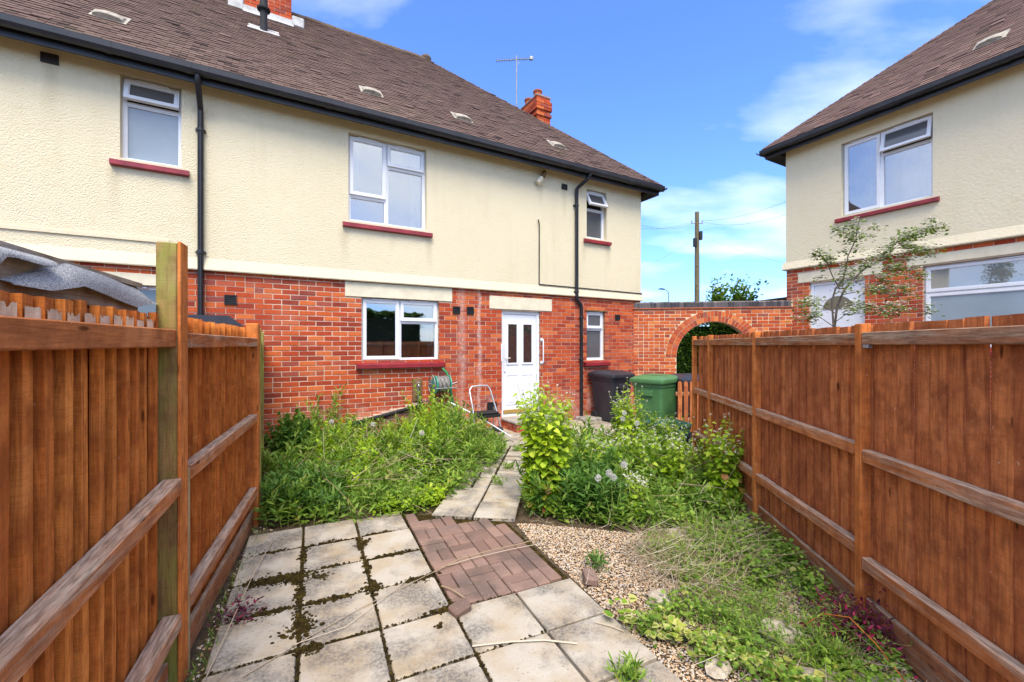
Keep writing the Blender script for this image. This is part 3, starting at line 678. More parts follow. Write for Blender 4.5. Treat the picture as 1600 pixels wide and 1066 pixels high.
# door
x0, x1, z0, z1 = door
b = MB(); b.box(x0, x0 + .06, .05, .13, z0, z1); b.box(x1 - .06, x1, .05, .13, z0, z1); b.box(x0 + .06, x1 - .06, .05, .13, z1 - .06, z1); b.box(x0, x1, .03, .14, z0 - .0, z0 + .035)
b.box(x0 + .065, x1 - .065, .07, .115, z0 + .05, z1 - .065)
a, c = x0 + .19, x1 - .19; m_ = (a + c) / 2
for (p, q) in ((a - .02, m_ - .07), (m_ + .07, c + .02)):
    b.ring(p - .03, q + .03, 1.22, 2.06, .035, .052, .071)
    b.ring(p - .03, q + .03, .42, 1.02, .018, .061, .0705); b.box(p + .012, q - .012, .062, .0704, .465, .975, .006)
dr = b.build('door', M['upvc_door'], LH)
for (p, q) in ((a - .02, m_ - .07), (m_ + .07, c + .02)):
    MB().box(p + .005, q - .005, .063, .0695, 1.255, 2.025).build('pane', M['glass_dark'], dr)
MB().box(x0 + .07, x1 - .07, .045, .069, z0 + .05, z0 + .125, .006).build('weather_bar', M['gold'], dr)
b = MB(); b.box(x0 + .085, x0 + .115, .045, .0695, 1.08, 1.62, .004); b.tube([(x0 + .1, .05, 1.35), (x0 + .1, .015, 1.35), (x0 + .2, .015, 1.35)], .009, 8); b.build('handle', M['upvc'], dr)
MB().box(x0 + .115, x0 + .21, .012, .026, 1.345, 1.362, .004).build('lever', M['gold'], dr)
for xx, za, zb in ((x1 + .025, 1.25, 1.72),):
    b = MB(); b.tube([(xx, -.005, za), (xx, -.07, za), (xx, -.075, za + .03), (xx, -.075, zb - .03), (xx, -.07, zb), (xx, -.005, zb)], .013, 10)
    b.lathe([(.034, -.02), (.034, 0)], 14, (xx, -.006, za), 'y'); b.lathe([(.034, -.02), (.034, 0)], 14, (xx, -.006, zb), 'y')
    b.build('grab_rail', M['upvc'], LH, True)
b = MB(); b.tube([(x0 - .01, .04, 1.28), (x0 - .01, -.02, 1.3), (x0 - .01, -.02, 1.62), (x0 - .01, .04, 1.64)], .014, 8); b.build('grab_rail', M['upvc'], LH, True)
st = MB().box(x0 - .02, x1 + .06, -.62, -.002, .145, .185, .008).build('door_step', M['concrete'], LH)
V = []; 
for k in range(2):
    xx = x0 - .0
    while xx < x1 + .03:
        o = MB().box(xx, min(xx + .22, x1 + .04), -.60, -.45, -.01 + k * .078, .058 + k * .078, .004).build('brick', M['brick'], st); xx += .23
    for yy in (-.44, -.22): MB().box(x0, x0 + .1, yy, yy + .21, -.01 + k * .078, .058 + k * .078, .004).build('brick', M['brick'], st)
    for yy in (-.44, -.22): MB().box(x1 - .06, x1 + .04, yy, yy + .21, -.01 + k * .078, .058 + k * .078, .004).build('brick', M['brick'], st)
MB().box(x0 + .02, x1 + .02, -.58, -.01, -.03, .144).build('step_core', M['mortar'], st)
# airbricks and vents
for (xa, za, w_, h_, m2) in ((-10.1, 5.06, .16, .12, 'soffit'), (-8.24, 2.19, .15, .14, 'blackmatt'), (-4.75, 2.18, .14, .14, 'blackmatt'), (-4.47, 2.185, .14, .14, 'blackmatt'), (-.80, 2.18, .14, .125, 'blackmatt'), (-2.315, 4.9, .14, .115, 'soffit'), (-4.05, .32, .2, .19, 'blackmatt')):
    yy = -.028 if za > 2.7 else -.006
    b = MB(); b.ring(xa, xa + w_, za, za + h_, .014, yy - .022, yy + .02); b.box(xa + .01, xa + w_ - .01, yy - .008, yy + .02, za + .01, za + h_ - .01)
    for q in range(4): b.box(xa + .012, xa + w_ - .012, yy - .016, yy - .006, za + .02 + q * (h_ - .03) / 4, za + .026 + q * (h_ - .03) / 4 + .008)
    b.build('wall_vent', M[m2], LH)
# eaves, roof
ZE, YE, KL, DL = 5.335, -.34, .944, 4.317; PL = math.atan(KL); XR = .33
RZ = ZE + KL * DL; RY = YE + DL
b = MB(); b.box(XL, XR - .04, -.285, -.255, 5.14, 5.30); b.build('fascia', M['black'], LH)
b = MB(); b.box(XR - .0395, XR - .01, -.285, 8.2, 5.14, 5.30); b.build('fascia', M['black'], LH)
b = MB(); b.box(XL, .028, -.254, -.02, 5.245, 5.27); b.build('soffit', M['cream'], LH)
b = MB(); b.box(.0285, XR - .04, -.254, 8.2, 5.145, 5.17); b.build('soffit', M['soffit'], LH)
gutter(LH, XL, XR + .05, -.345, 5.275, joints=(-11.6, -9.4, -8.6, -8.42, -6.9, -4.9, -3.3, -1.95, -.7))
gb = MB(); half_tube(gb, (XR + .055, -.42, 5.31), (XR + .055, 8.2, 5.31), .07, 10, .004, (0, 0, -1)); gb.build('gutter', M['black'], LH, True)
b = MB()
b.add([(XL, YE, ZE - .02), (XR, YE, ZE - .02), (XR - DL, RY, RZ - .02), (XL, RY, RZ - .02)], [(0, 1, 2, 3)])
b.add([(XR, YE, ZE - .02), (XR, RY + DL, ZE - .02), (XR - DL, RY, RZ - .02)], [(0, 1, 2)])
b.add([(XR, RY + DL, ZE - .02), (XL, RY + DL, ZE - .02), (XL, RY, RZ - .02), (XR - DL, RY, RZ - .02)], [(0, 1, 2, 3)])
roof = b.build('roof', M['tile'], LH)
roof_tiles(LH, roof, M['tile'], XL, lambda h: XR + .02 - h, lambda h: XL, YE, ZE, KL, DL - .03, None)
def ridge_run(root, roof, p0, p1, seg, r, mat, jit=.01):
    p0 = Vector(p0); p1 = Vector(p1); L = (p1 - p0).length; nn = int(L / seg); d = (p1 - p0) / nn
    for i in range(nn):
        b = MB(); j = Vector((0, 0, random.uniform(-jit, jit))); half_tube(b, p0 + d * i + j, p0 + d * (i + .97) + j, r, 8, .015, (0, 0, 1)); b.build('ridge_tile', mat, roof, True)
ridge_run(LH, roof, (XL, RY, RZ - .06), (XR - DL + .1, RY, RZ - .06), .34, .12, M['ridge'])
ridge_run(LH, roof, (XR - .06, YE + .06, ZE + .0), (XR - DL, RY, RZ - .045), .11, .055, M['tile'], .012)
b = MB(); b.lathe([(.13, -.06), (.15, .02), (.11, .09), (.04, .12)], 10, (XR - DL + .02, RY, RZ + .02)); b.build('ridge_end', M['ridge'], roof, True)
for (vx, vy, vz) in ((-9.572, .397, 6.016), (-6.129, .347, 5.969), (-4.427, .323, 5.946), (-2.218, .28, 5.906)):
    vent_tile(LH, roof, vx, vy, vz + .035, PL, .95)
# big chimney near ridge + flue
ch = chimney_stack(LH, -8.14, -7.28, 2.98, 3.75, 8.3, 11.2, roof)
b = MB(); pl = Matrix.Translation((-7.7, 2.96, 8.44)) @ Matrix.Rotation(PL, 4, 'X'); b.M = pl
b.box(-.46, .46, -.16, .02, .045, .06); b.M = None; b.box(-8.16, -7.26, 2.945, 2.975, 8.40, 8.60); b.box(-8.42, -8.15, 2.93, 3.3, 8.46, 8.70, .02); b.box(-7.27, -7.03, 2.95, 3.35, 8.5, 8.72, .02); b.build('flashing', M['lead'], ch)
fx, fy, fz = -7.78, 2.0, 7.53
b = MB(); b.lathe([(.062, -.1), (.062, .42), (.11, .43), (.115, .46), (.07, .5), (.065, .62), (.05, .9)], 16, (fx, fy, fz)); fl = b.build('flue', M['steel'], LH, True); fl.data.materials[0] = M['blackmatt']
b = MB(); b.M = Matrix.Translation((fx, fy, fz)) @ Matrix.Rotation(PL, 4, 'X'); b.box(-.26, -.075, -.12, .0, .045, .055); b.box(.075, .26, -.12, .0, .045, .055); b.box(-.25, .25, -.1, .22, .04, .048); b.build('flashing', M['lead'], fl)
# small chimney beyond the hip
cx0, cy0 = -1.79, 1.75
ch2 = chimney_stack(LH, cx0, cx0 + .40, cy0, cy0 + .95, 6.2, 7.93, roof)
MB().box(cx0 - .02, cx0 + .42, cy0 - .02, cy0 + .97, 7.94, 7.985, .015).build('chimney_cap', M['concrete'], ch2)
for yy in (.28, .72):
    MB().lathe([(.12, 0), (.125, .04), (.105, .06), (.10, .2), (.12, .22), (.12, .26), (.08, .26)], 14, (cx0 + .2, cy0 + yy, 7.98)).build('chimney_pot', M['terracotta'], ch2, True)
# downpipes
def downpipe(pts, r=.034, cl=()):
    b = MB(); b.tube(pts, r, 12); d = b.build('downpipe', M['black'], LH, True)
    for q in cl:
        b = MB(); b.lathe([(r + .004, -.025), (r + .010, -.02), (r + .010, .02), (r + .004, .025)], 14, q); b.box(q[0] - .06, q[0] + .06, q[1] + .01, min(-.03, q[1] + .06), q[2] - .015, q[2] + .015); b.build('pipe_clip', M['black'], d, True)
downpipe([(-8.51, -.345, 5.27), (-8.51, -.345, 5.18), (-8.51, -.30, 5.10), (-8.51, -.1, 4.9), (-8.51, -.075, 4.86), (-8.51, -.075, .1)], .036, ((-8.51, -.075, 4.6), (-8.51, -.075, 2.9)))
downpipe([(-1.80, -.345, 5.27), (-1.80, -.345, 5.20), (-1.82, -.30, 5.13), (-1.94, -.12, 4.98), (-1.955, -.085, 4.94), (-1.955, -.085, 2.62), (-1.95, -.08, 2.58), (-1.83, -.05, 2.50), (-1.80, -.05, 2.44), (-1.80, -.05, .05)], .037, ((-1.955, -.085, 4.6), (-1.955, -.085, 2.75), (-1.80, -.05, 2.2), (-1.80, -.05, 1.3)))
MB().box(-1.95, -1.45, -.42, -.008, -.05, .075, .02).build('gully_kerb', M['concrete'], LH)
# thin condensate pipe, sloping black waste pipe with mortar fillet
b = MB(); b.tube([(-2.9, -.03, 4.17), (-2.905, -.055, 4.14), (-2.885, -.05, 4.05), (-2.885, -.045, 2.86), (-2.875, -.045, 2.85), (-2.0, -.045, 2.845), (.02, -.045, 2.83)], .011, 8); b.build('cable', M['soffit'], LH, True)
b = MB(); b.tube([(-7.3, -.05, .17), (-6.4, -.055, .345), (-5.5, -.05, .52), (-5.3, -.05, .54)], .032, 10); b.build('waste_pipe', M['blackmatt'], LH, True)
b = MB()
for i in range(14):
    xa = -7.25 + i * .135; za = .195 + i * .0268; b.box(xa, xa + .134, -.03 - random.uniform(0, .01), -.004, za, za + random.uniform(.03, .06), .008)
b.build('mortar_fillet', M['mortar'], LH)

# ---- things on the left house
def LT(name, x, y, z, label, cat):
    p = LW(x, y); return tag(empty(name, (p.x, p.y, z), HA), label, cat)
t = LT('security_light', -2.85, -.03, 5.02, 'small cylindrical security light fixed under the eaves of the long house', 'light')
b = MB(); b.M = Matrix.Rotation(R_(38), 4, 'Y'); b.lathe([(.05, -.17), (.055, -.16), (.055, -.02), (.03, 0)], 14, (0, -.07, 0)); b.build('lamp_head', M['cream'], t, True)
b = MB(); b.M = Matrix.Rotation(R_(38), 4, 'Y'); b.lathe([(.03, 0), (.045, .01), (.045, .09), (.025, .13)], 12, (0, -.07, 0)); b.M = None; b.box(.04, .1, -.08, .0, .04, .16, .01); b.build('mount', M['boardbrown'], t, True)
# hose reel
t = LT('hose_reel', -5.02, -.03, .92, 'green hose reel wound with grey hose on the brick wall under the window', 'hose reel')
b = MB(); 
for xx in (-.17, .12):
    b.lathe([(.18, -.012), (.185, 0), (.18, .012), (.15, .02), (.06, .02)], 24, (xx, -.24, 0), 'x')
b.lathe([(.09, -.17), (.09, .12)], 16, (0, -.24, 0), 'x'); b.build('drum', M['reel'], t, True)
b = MB(); pts = []
for i in range(9 * 24):
    a = 2 * math.pi * i / 24; pts.append((-.145 + .24 * i / (9 * 24), -.24 + (.15 + .012 * math.sin(i * .7)) * math.cos(a), (.15 + .012 * math.sin(i * .7)) * math.sin(a)))
b.tube(pts, .015, 6); b.build('wound_hose', M['hosegrey'], t, True)
b = MB(); b.tube([(-.235, -.24 + .2 * math.cos(a), .2 * math.sin(a)) for a in [2 * math.pi * k / 28 for k in range(28)]], .009, 6, closed=True)
b.tube([(-.235, -.475, -.06), (.2, -.475, -.06)], .011, 6); b.tube([(-.235, -.02, 0), (.2, -.02, 0)], .011, 6); b.tube([(.2, -.475, -.06), (.2, -.25, 0), (.2, -.02, 0)], .009, 6); b.box(-.2, .16, -.02, .025, -.08, .08); b.tube([(.2, -.24, 0), (.31, -.24, .03)], .013, 6); b.tube([(-.235, -.485, 0), (-.235, .0, 0)], .009, 6); b.build('bracket', M['steel'], t, True)
t = tag(MB().tube([LW(-4.99, -.12).to_3d() + Vector((0, 0, 1.19)), LW(-4.93, -.17).to_3d() + Vector((0, 0, 1.12)), LW(-4.88, -.2).to_3d() + Vector((0, 0, .95)), LW(-4.85, -.2).to_3d() + Vector((0, 0, .7)), LW(-4.78, -.22).to_3d() + Vector((0, 0, .4)), LW(-4.74, -.25).to_3d() + Vector((0, 0, .02))], .022, 10).build('garden_hose', M['hose'], None, True), 'bright green hose hanging from the red sill past the reel', 'hose')
t_reel = [o_ for o_ in COL.objects if o_.name == 'hose_reel'][0]; t_reel.scale = (.86, .86, .86)
t = LT('tap_board', -5.42, -.006, .62, 'brown timber board with an outdoor tap beside the hose reel', 'tap')
MB().box(-.085, .085, -.045, 0, 0, .40, .006).build('backboard', M['boardbrown'], t)
b = MB(); b.tube([(.0, -.06, .3), (.0, -.075, .2), (.0, -.07, .05), (.05, -.06, -.0), (.2, -.05, -.01)], .012, 8); b.tube([(0, -.045, .3), (0, -.11, .3), (0, -.13, .27)], .014, 8); b.tube([(-.03, -.1, .335), (.03, -.1, .335)], .007, 6); b.build('tap', M['steel'], t, True)
# step ladder
t = LT('step_stool', -4.42, -.62, 0.0, 'folding silver step stool with a black tread against the wall', 'step stool')
b = MB(); b.tube([(-.19, -.12, .0), (-.20, .0, .5), (-.22, .1, .82), (-.17, .115, .88), (0.0, .12, .89), (.13, .12, .885), (.18, .1, .82), (.24, 0, .5), (.33, -.12, .0)], .0145, 10); b.build('frame', M['alu'], t, True)
b = MB(); b.tube([(-.20, .04, .5), (-.2, .22, .0)], .011, 8); b.tube([(.23, .04, .5), (.3, .22, .0)], .011, 8); b.tube([(-.2, .19, .1), (.29, .19, .1)], .009, 8); b.build('rear_leg', M['alu'], t, True)
MB().box(-.19, .21, -.2, .06, .42, .455, .012).build('tread', M['blackmatt'], t)
b = MB(); b.box(-.2, .25, -.19, -.15, .36, .42, .01); b.box(.12, .3, -.2, -.05, .1, .17, .02); b.build('tread', M['blackmatt'], t)
for q in ((-.19, -.12), (.33, -.12), (-.2, .22), (.3, .22)): MB().lathe([(.02, 0), (.02, .05)], 10, (q[0], q[1], 0)).build('rubber_foot', M['blackmatt'], t, True)
pa = LW(-4.95, -.28); pb = LW(-4.05, -.95)
tag(MB().tube([(pa.x, pa.y, .62), ((pa.x + pb.x) / 2, (pa.y + pb.y) / 2, .36), (pb.x, pb.y, .03)], .014, 8).build('metal_pole', M['alu'], None, True), 'thin pale metal pole leaning down from the hose reel in front of the step stool', 'pole')
# tv aerial
q = LW(-1.956, 2.5); t = tag(empty('tv_aerial', (q.x, q.y, 6.28), R_(8)), 'tall roof television aerial with many short crossbars beside the small chimney', 'aerial')
b = MB(); b.tube([(0, 0, 0), (0, 0, 3.05)], .018, 8); b.build('mast', M['steel'], t, True)
b = MB(); b.tube([(-.55, 0, 2.86), (.48, 0, 3.02)], .012, 6)
for k in range(15): xx = -.53 + k * .068; zz2 = 2.86 + (xx + .55) * .155; b.tube([(xx, -.09, zz2), (xx, .09, zz2)], .005, 5); b.tube([(xx, 0, zz2 - .035), (xx, 0, zz2 + .035)], .004, 5)
b.box(.36, .44, -.03, .03, 2.98, 3.06); b.tube([(.08, 0, 2.9), (0, 0, 2.78)], .008, 5); b.build('boom', M['steel'], t, True)
# rainwater butt behind the left fence
t = LT('water_butt', -8.42, -.55, 0.0, 'black plastic water tank under the downpipe behind the left fence', 'water tank')
b = MB(); b.prism([(-.32, 0), (.42, 0), (.44, 1.80), (-.34, 1.80)], -.28, .28, 'y'); b.build('tank', M['black_bin'], t)
b = MB(); b.prism([(-.37, 1.8), (.48, 1.8), (.42, 1.88), (.3, 1.98), (-.37, 1.98)], -.32, .32, 'y'); b.build('lid', M['black_bin'], t)

# ================================================================== right house
RO = Vector((6.23, 9.7)); RA = R_(-60.7)
RH = tag(empty('neighbour_house', (RO.x, RO.y, 0), RA), 'cream rendered house with tiled hipped roof rising behind the right fence', 'house')
XW = 14.0
rA = (1.08, 2.47, 4.24, 5.72); rB = (2.33, 5.0, 1.55, 3.02); rD = (.48, 1.47, .8, 2.95); rlD = (.24, 1.75, 2.965, 3.19); rlB = (2.1, 5.3, 3.03, 3.22)
b = MB(); wall_mesh(b, 0, XW, -.1, 3.34, [rB, rD], 0, .24); bw2 = b.build('brick_wall', M['mortar'], RH)
rects = brick_rects(0, XW, .0, 3.3, [rB, rD, rlD, rlB])
lay_bricks(rects, RH, bw2, M['brick'], vis=lambda px, py: 1225 < px < 1460 and py < 515, nmax=300)
b = MB(); wall_mesh(b, 0, XW, 3.37, 6.0, [rA], -.028, .24); b.build('rendered_wall', M['render_smooth'], RH)
b = MB(); b.prism([(-.029, 3.48), (-.085, 3.32), (-.08, 3.30), (.1, 3.30), (.1, 3.48)], -.06, XW); b.build('render_drip', M['drip'], RH)
b = MB(); b.box(-.028, .2, .241, 8.5, 3.3, 5.95); b.box(0, .2, .241, 8.5, -.1, 3.299); b.build('end_wall', M['render_smooth'], RH)
for L_ in (rlD, rlB): MB().box(L_[0], L_[1], -.022, .23, L_[2], L_[3], .02).build('lintel', M['cream'], RH)
window(RH, *rA, [(0, .45, 0, 1, 'vent', None, 0), (.45, 1, .70, 1, 'vent', 'glass_grey', 14), (.45, 1, 0, .70, 'fixed', None, 0)], gl='glass_clear', room=((.0, .3), (.62, 1.)))
window(RH, *rB, [(0, .8, .67, 1, 'vent', 'glass_sky', 0), (0, .8, 0, .67, 'vent', 'glass_frost', 0), (.8, 1, 0, 1, 'fixed', None, 0)])
b = MB(); x0, x1, z0, z1 = rD; b.ring(x0, x1, z0, z1, .06, .05, .13); b.box(x0 + .065, x1 - .065, .07, .11, z0 + .065, z1 - .065)
b.ring(x0 + .2, x1 - .2, z0 + .2, z0 + .9, .02, .06, .072); rdr = b.build('door', M['upvc_door'], RH)
b = MB(); xm = (x0 + x1) / 2; vs = [(xm, .06, 2.36)] + [(xm + .27 * math.cos(math.pi * k / 16), .06, 2.36 + .27 * math.sin(math.pi * k / 16)) for k in range(17)]
vs += [(v[0], .0695, v[2]) for v in vs]; b.add(vs, [(0, k + 1, k + 2) for k in range(16)] + [(18, 18 + k + 2, 18 + k + 1) for k in range(16)]); b.build('pane', M['glass_dark'], rdr)
ZE2, KR, DR = 6.08, .85, 4.4; YE2 = -.34; PR = math.atan(KR); XE = -.33
b = MB(); b.box(XE + .04, XW, -.285, -.255, 5.88, 6.04); b.box(XE + .01, XE + .0395, -.285, 8.7, 5.88, 6.04); b.build('fascia', M['black'], RH)
b = MB(); b.box(-.028, XW, -.254, -.02, 5.975, 6.0); b.build('soffit', M['cream'], RH)
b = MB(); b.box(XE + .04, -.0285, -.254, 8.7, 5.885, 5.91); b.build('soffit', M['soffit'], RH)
gutter(RH, XE - .05, XW, -.345, 6.015, joints=(.75, 2.0, 2.1, 3.4, 5.2)); gb = MB(); half_tube(gb, (XE - .055, -.42, 6.05), (XE - .055, 8.6, 6.05), .07, 10, .004, (0, 0, -1)); gb.build('gutter', M['black'], RH, True)
for xx in (.35, .95, 1.55, 2.1, 2.7, 3.3): MB().box(xx, xx + .035, -.254, -.16, 5.93, 5.974, .005).build('soffit_bracket', M['soffit'], RH)
RZ2 = ZE2 + KR * DR; RY2 = YE2 + DR
b = MB(); b.add([(XE, YE2, ZE2 - .02), (XW, YE2, ZE2 - .02), (XW, RY2, RZ2 - .02), (XE + DR, RY2, RZ2 - .02)], [(0, 1, 2, 3)])
b.add([(XE, RY2 + DR, ZE2 - .02), (XE, YE2, ZE2 - .02), (XE + DR, RY2, RZ2 - .02)], [(0, 1, 2)])
b.add([(XW, RY2 + DR, ZE2 - .02), (XE, RY2 + DR, ZE2 - .02), (XE + DR, RY2, RZ2 - .02), (XW, RY2, RZ2 - .02)], [(0, 1, 2, 3)])
roof2 = b.build('roof', M['tile2'], RH)
roof_tiles(RH, roof2, M['tile2'], 0, lambda h: XW, lambda h: XE - .02 + h, YE2, ZE2, KR, DR - .03, None)
ridge_run(RH, roof2, (XE + .06, YE2 + .06, ZE2), (XE + DR, RY2, RZ2 - .045), .11, .055, M['ridge'], .012)
ridge_run(RH, roof2, (XE + DR - .1, RY2, RZ2 - .06), (XW, RY2, RZ2 - .06), .34, .12, M['ridge'])
vent_tile(RH, roof2, 3.079, .362, 6.70, PR, .95)

# ================================================================== arched brick wall
WA = R_(-8.3); AW = tag(empty('arched_wall', (2.86, 10.07, 0), WA), 'orange brick garden wall with a round archway and dark coping between the houses', 'wall')
WLn = 3.47; AX, AZ, AR = 1.80, 1.32, .83; TH = .215
def inarch(x, z, r): return (abs(x - AX) < r) if z < AZ else (x - AX) ** 2 + (z - AZ) ** 2 < r * r
b = MB(); n_ = 24
def strip(y, flip):
    pts = [(AX - AR - .0, -.1)] + [(AX - AR * math.cos(math.pi * k / n_), AZ + AR * math.sin(math.pi * k / n_)) for k in range(n_ + 1)] + [(AX + AR, -.1)]
    return pts
pts = strip(0, 0); top = 2.45
for y, fl in ((0, 0), (TH, 1)):
    def Q(vs): b.add([(p[0], y, p[1]) for p in vs], [tuple(range(len(vs)))[::-1] if fl else tuple(range(len(vs)))])
    Q([(0, -.1), (AX - AR, -.1), (AX - AR, AZ), (AX - AR, top), (0, top)]); Q([(AX + AR, -.1), (WLn, -.1), (WLn, top), (AX + AR, top), (AX + AR, AZ)])
    for k in range(n_): Q([pts[k + 1], pts[k + 2], (pts[k + 2][0], top), (pts[k + 1][0], top)])
for k in range(len(pts) - 1):
    (xa, za), (xb, zb) = pts[k], pts[k + 1]; b.add([(xa, 0, za), (xb, 0, zb), (xb, TH, zb), (xa, TH, za)], [(0, 1, 2, 3)])
b.add([(0, 0, top), (WLn, 0, top), (WLn, TH, top), (0, TH, top), (0, 0, -.1), (0, TH, -.1)], [(0, 1, 2, 3), (0, 3, 5, 4)])
core = b.build('wall_core', M['mortar2'], AW)
rects = brick_rects(0.0, WLn, -.02, 2.44, [], header=.3)
ARO = AR + .245; keep = []
for a, c, d, e in rects:
    zm = (d + e) / 2; hw = ARO if zm < AZ else (math.sqrt(max(0, ARO ** 2 - (zm - AZ) ** 2)))
    if zm < AZ: hw = AR
    if hw > 0:
        if a > AX - hw and c < AX + hw: continue
        if a < AX - hw < c: c = AX - hw - .006
        if a < AX + hw < c: a = AX + hw + .006
    if c - a > .03: keep.append((a, c, d, e))
lay_bricks(keep, AW, core, M['brick_wall'], vis=lambda px, py: py < 645 and (px < 1075 or py < 530))
vme = {}
for ring, (r0, r1, nb) in enumerate(((AR + .004, AR + .118, 36), (AR + .128, AR + .24, 40))):
    am = math.pi / nb; ha = am * .5 - .0045 / r0
    v = [(-math.sin(ha) * r, math.cos(ha) * r) for r in (r0, r1)] + [(math.sin(ha) * r, math.cos(ha) * r) for r in (r1, r0)]
    me = MB().prism(v, -.007, .05, 'y').mesh('brick', M['brick_wall'])
    for k in range(nb):
        an = am * (k + .5) - math.pi / 2; o = bpy.data.objects.new('brick', me); o.location = (AX, random.uniform(-.002, .002), AZ); o.rotation_euler = (0, an, 0); link(o, core)
MB().box(-.04, WLn, -.035, TH + .03, 2.451, 2.475, .004).build('creasing_tile', M['terracotta'], AW)
b = MB(); b.prism([(-.008, 2.476), (TH + .008, 2.476), (TH + .008, 2.59), (TH - .02, 2.62), (.02, 2.62), (-.008, 2.59)], -.034, .034); cme = b.mesh('coping_brick', M['coping'])
b = MB().box(.0, WLn, .004, TH - .004, 2.474, 2.605).build('coping_bed', M['mortar2'], AW)
for k in range(46):
    o = bpy.data.objects.new('coping_brick', cme); o.location = (.04 + k * .0745, random.uniform(-.003, .003), random.uniform(-.004, .002)); link(o, AW)

# ================================================================== fences
FA = R_(111.25); LF = tag(empty('timber_fence', (-1.66, 2.217, 0), FA), 'orange brown timber fence at the left with tall algae covered post', 'fence')
def featherboard(wd, h, th, mat, name='board', flip=1):
    # wedge: thick edge at -x, thin edge at +x
    pg = [(-wd / 2, 0), (wd / 2, th * .5), (wd / 2, th * .9), (wd / 2 - .004, th), (-wd / 2 + .004, th), (-wd / 2, th - .003)]
    if flip < 0: pg = [(p[0], -p[1]) for p in pg][::-1]
    me = MB().prism(pg, 0, h, 'z').mesh(name, mat); return me
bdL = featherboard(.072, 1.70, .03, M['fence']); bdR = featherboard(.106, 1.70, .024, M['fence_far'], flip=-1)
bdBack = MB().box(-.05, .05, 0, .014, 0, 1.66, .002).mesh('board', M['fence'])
def boards(root, xs, me, y, ztop, zlen=1.70, jz=.006, yj=.003, backme=None):
    for i, x in enumerate(xs):
        o = bpy.data.objects.new('board', me); o.location = (x, y + random.uniform(-yj, yj), ztop - zlen + random.uniform(-jz, jz))
        o.rotation_euler = (random.uniform(-.004, .004), random.uniform(-.005, .005), random.uniform(-.02, .02)); link(o, root)
xs = [-2.7 + .0945 * i for i in range(27)]
boards(LF, [x for x in xs if x < -.2], bdL, .062, 1.745)
boards(LF, [x + .047 for x in xs if x < -.22], bdBack, .108, 1.735, 1.66)
xs = [.02 + .0785 * i for i in range(22)]
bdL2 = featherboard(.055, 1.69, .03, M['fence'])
boards(LF, xs, bdL2, .062, 1.752, 1.69)
boards(LF, [x + .039 for i, x in enumerate(xs) if i not in (4, 9)], bdBack, .108, 1.74, 1.66)
b = MB(); bar(b, (-2.8, .033, 1.622), (-.19, .033, 1.634), .05, .083); b.build('rail', M['rail_brown'], LF)
b = MB(); bar(b, (-2.8, .02, .70), (-.205, .02, .935), .075, .075); b.build('rail', M['rail'], LF)
b = MB(); bar(b, (-2.8, .02, .10), (-.205, .02, .295), .075, .07); b.build('rail', M['rail'], LF)
for z_ in (1.626, .945, .285):
    b = MB(); bar(b, (-.01, .03, z_), (1.76, .03, z_ + .002), .06, .075); b.build('rail', M['rail'], LF)
MB().box(-.195, -.10, .003, .088, -.1, 2.09, .006).build('post', M['post_green'], LF)
MB().box(-.20, -.10, -.012, .002, -.1, 2.095, .003).build('post_facing', M['post'], LF)
MB().box(-.095, -.06, -.01, .02, -.05, .985, .003).build('batten', M['pale_batten'], LF)
MB().box(1.765, 1.86, -.005, .09, -.1, 1.80, .006).build('post', M['post'], LF)
MB().box(-.06, 1.764, .03, .055, -.03, .12, .004).build('gravel_board', M['rail_dark'], LF)
MB().box(-2.8, -.22, .03, .055, -.03, .12, .004).build('gravel_board', M['rail_dark'], LF)
# unstained patch on the near boards, above the top rail: bare wood showing through drips
for i, x in enumerate([-2.7 + .0945 * i for i in range(26)]):
    if x > -.2: continue
    b = MB(); n_ = 9; vs = []; hb = 1.672 + random.uniform(.036, .05) - .006 * (x + 2.7) / 2.4
    for k in range(n_ + 1): vs.append((x - .033 + .066 * k / n_, .0585, hb + random.uniform(-.003, .003) - (random.uniform(.006, .016) if random.random() < .2 else 0)))
    vs2 = [(x - .033 + .066 * k / n_, .0585, 1.64) for k in range(n_ + 1)]
    b.add(vs2 + vs, [(k, k + 1, n_ + 2 + k, n_ + 1 + k) for k in range(n_)]); b.build('bare_patch', M['bare'], LF)
# far bay running on to the house
p0 = Vector((-2.36, 3.98)); p1 = Vector((-3.72, 6.42)); BA = math.atan2(p1.y - p0.y, p1.x - p0.x); BLn = (p1 - p0).length
F3 = tag(empty('timber_fence', (p0.x, p0.y, 0), BA), 'weathered fence panel seen edge on where the left fence meets the house', 'fence')
boards(F3, [.1 + .094 * i for i in range(int((BLn - .15) / .094))], bdL, .06, 1.72)
for z_ in (1.6, .95, .3): b = MB(); bar(b, (0.09, .03, z_), (BLn - .05, .03, z_), .055, .075); b.build('rail', M['rail'], F3)
for xx in (.0, 1.3): MB().box(xx, xx + .09, -.02, .09, -.1, 1.76, .006).build('post', M['post_green'], F3)
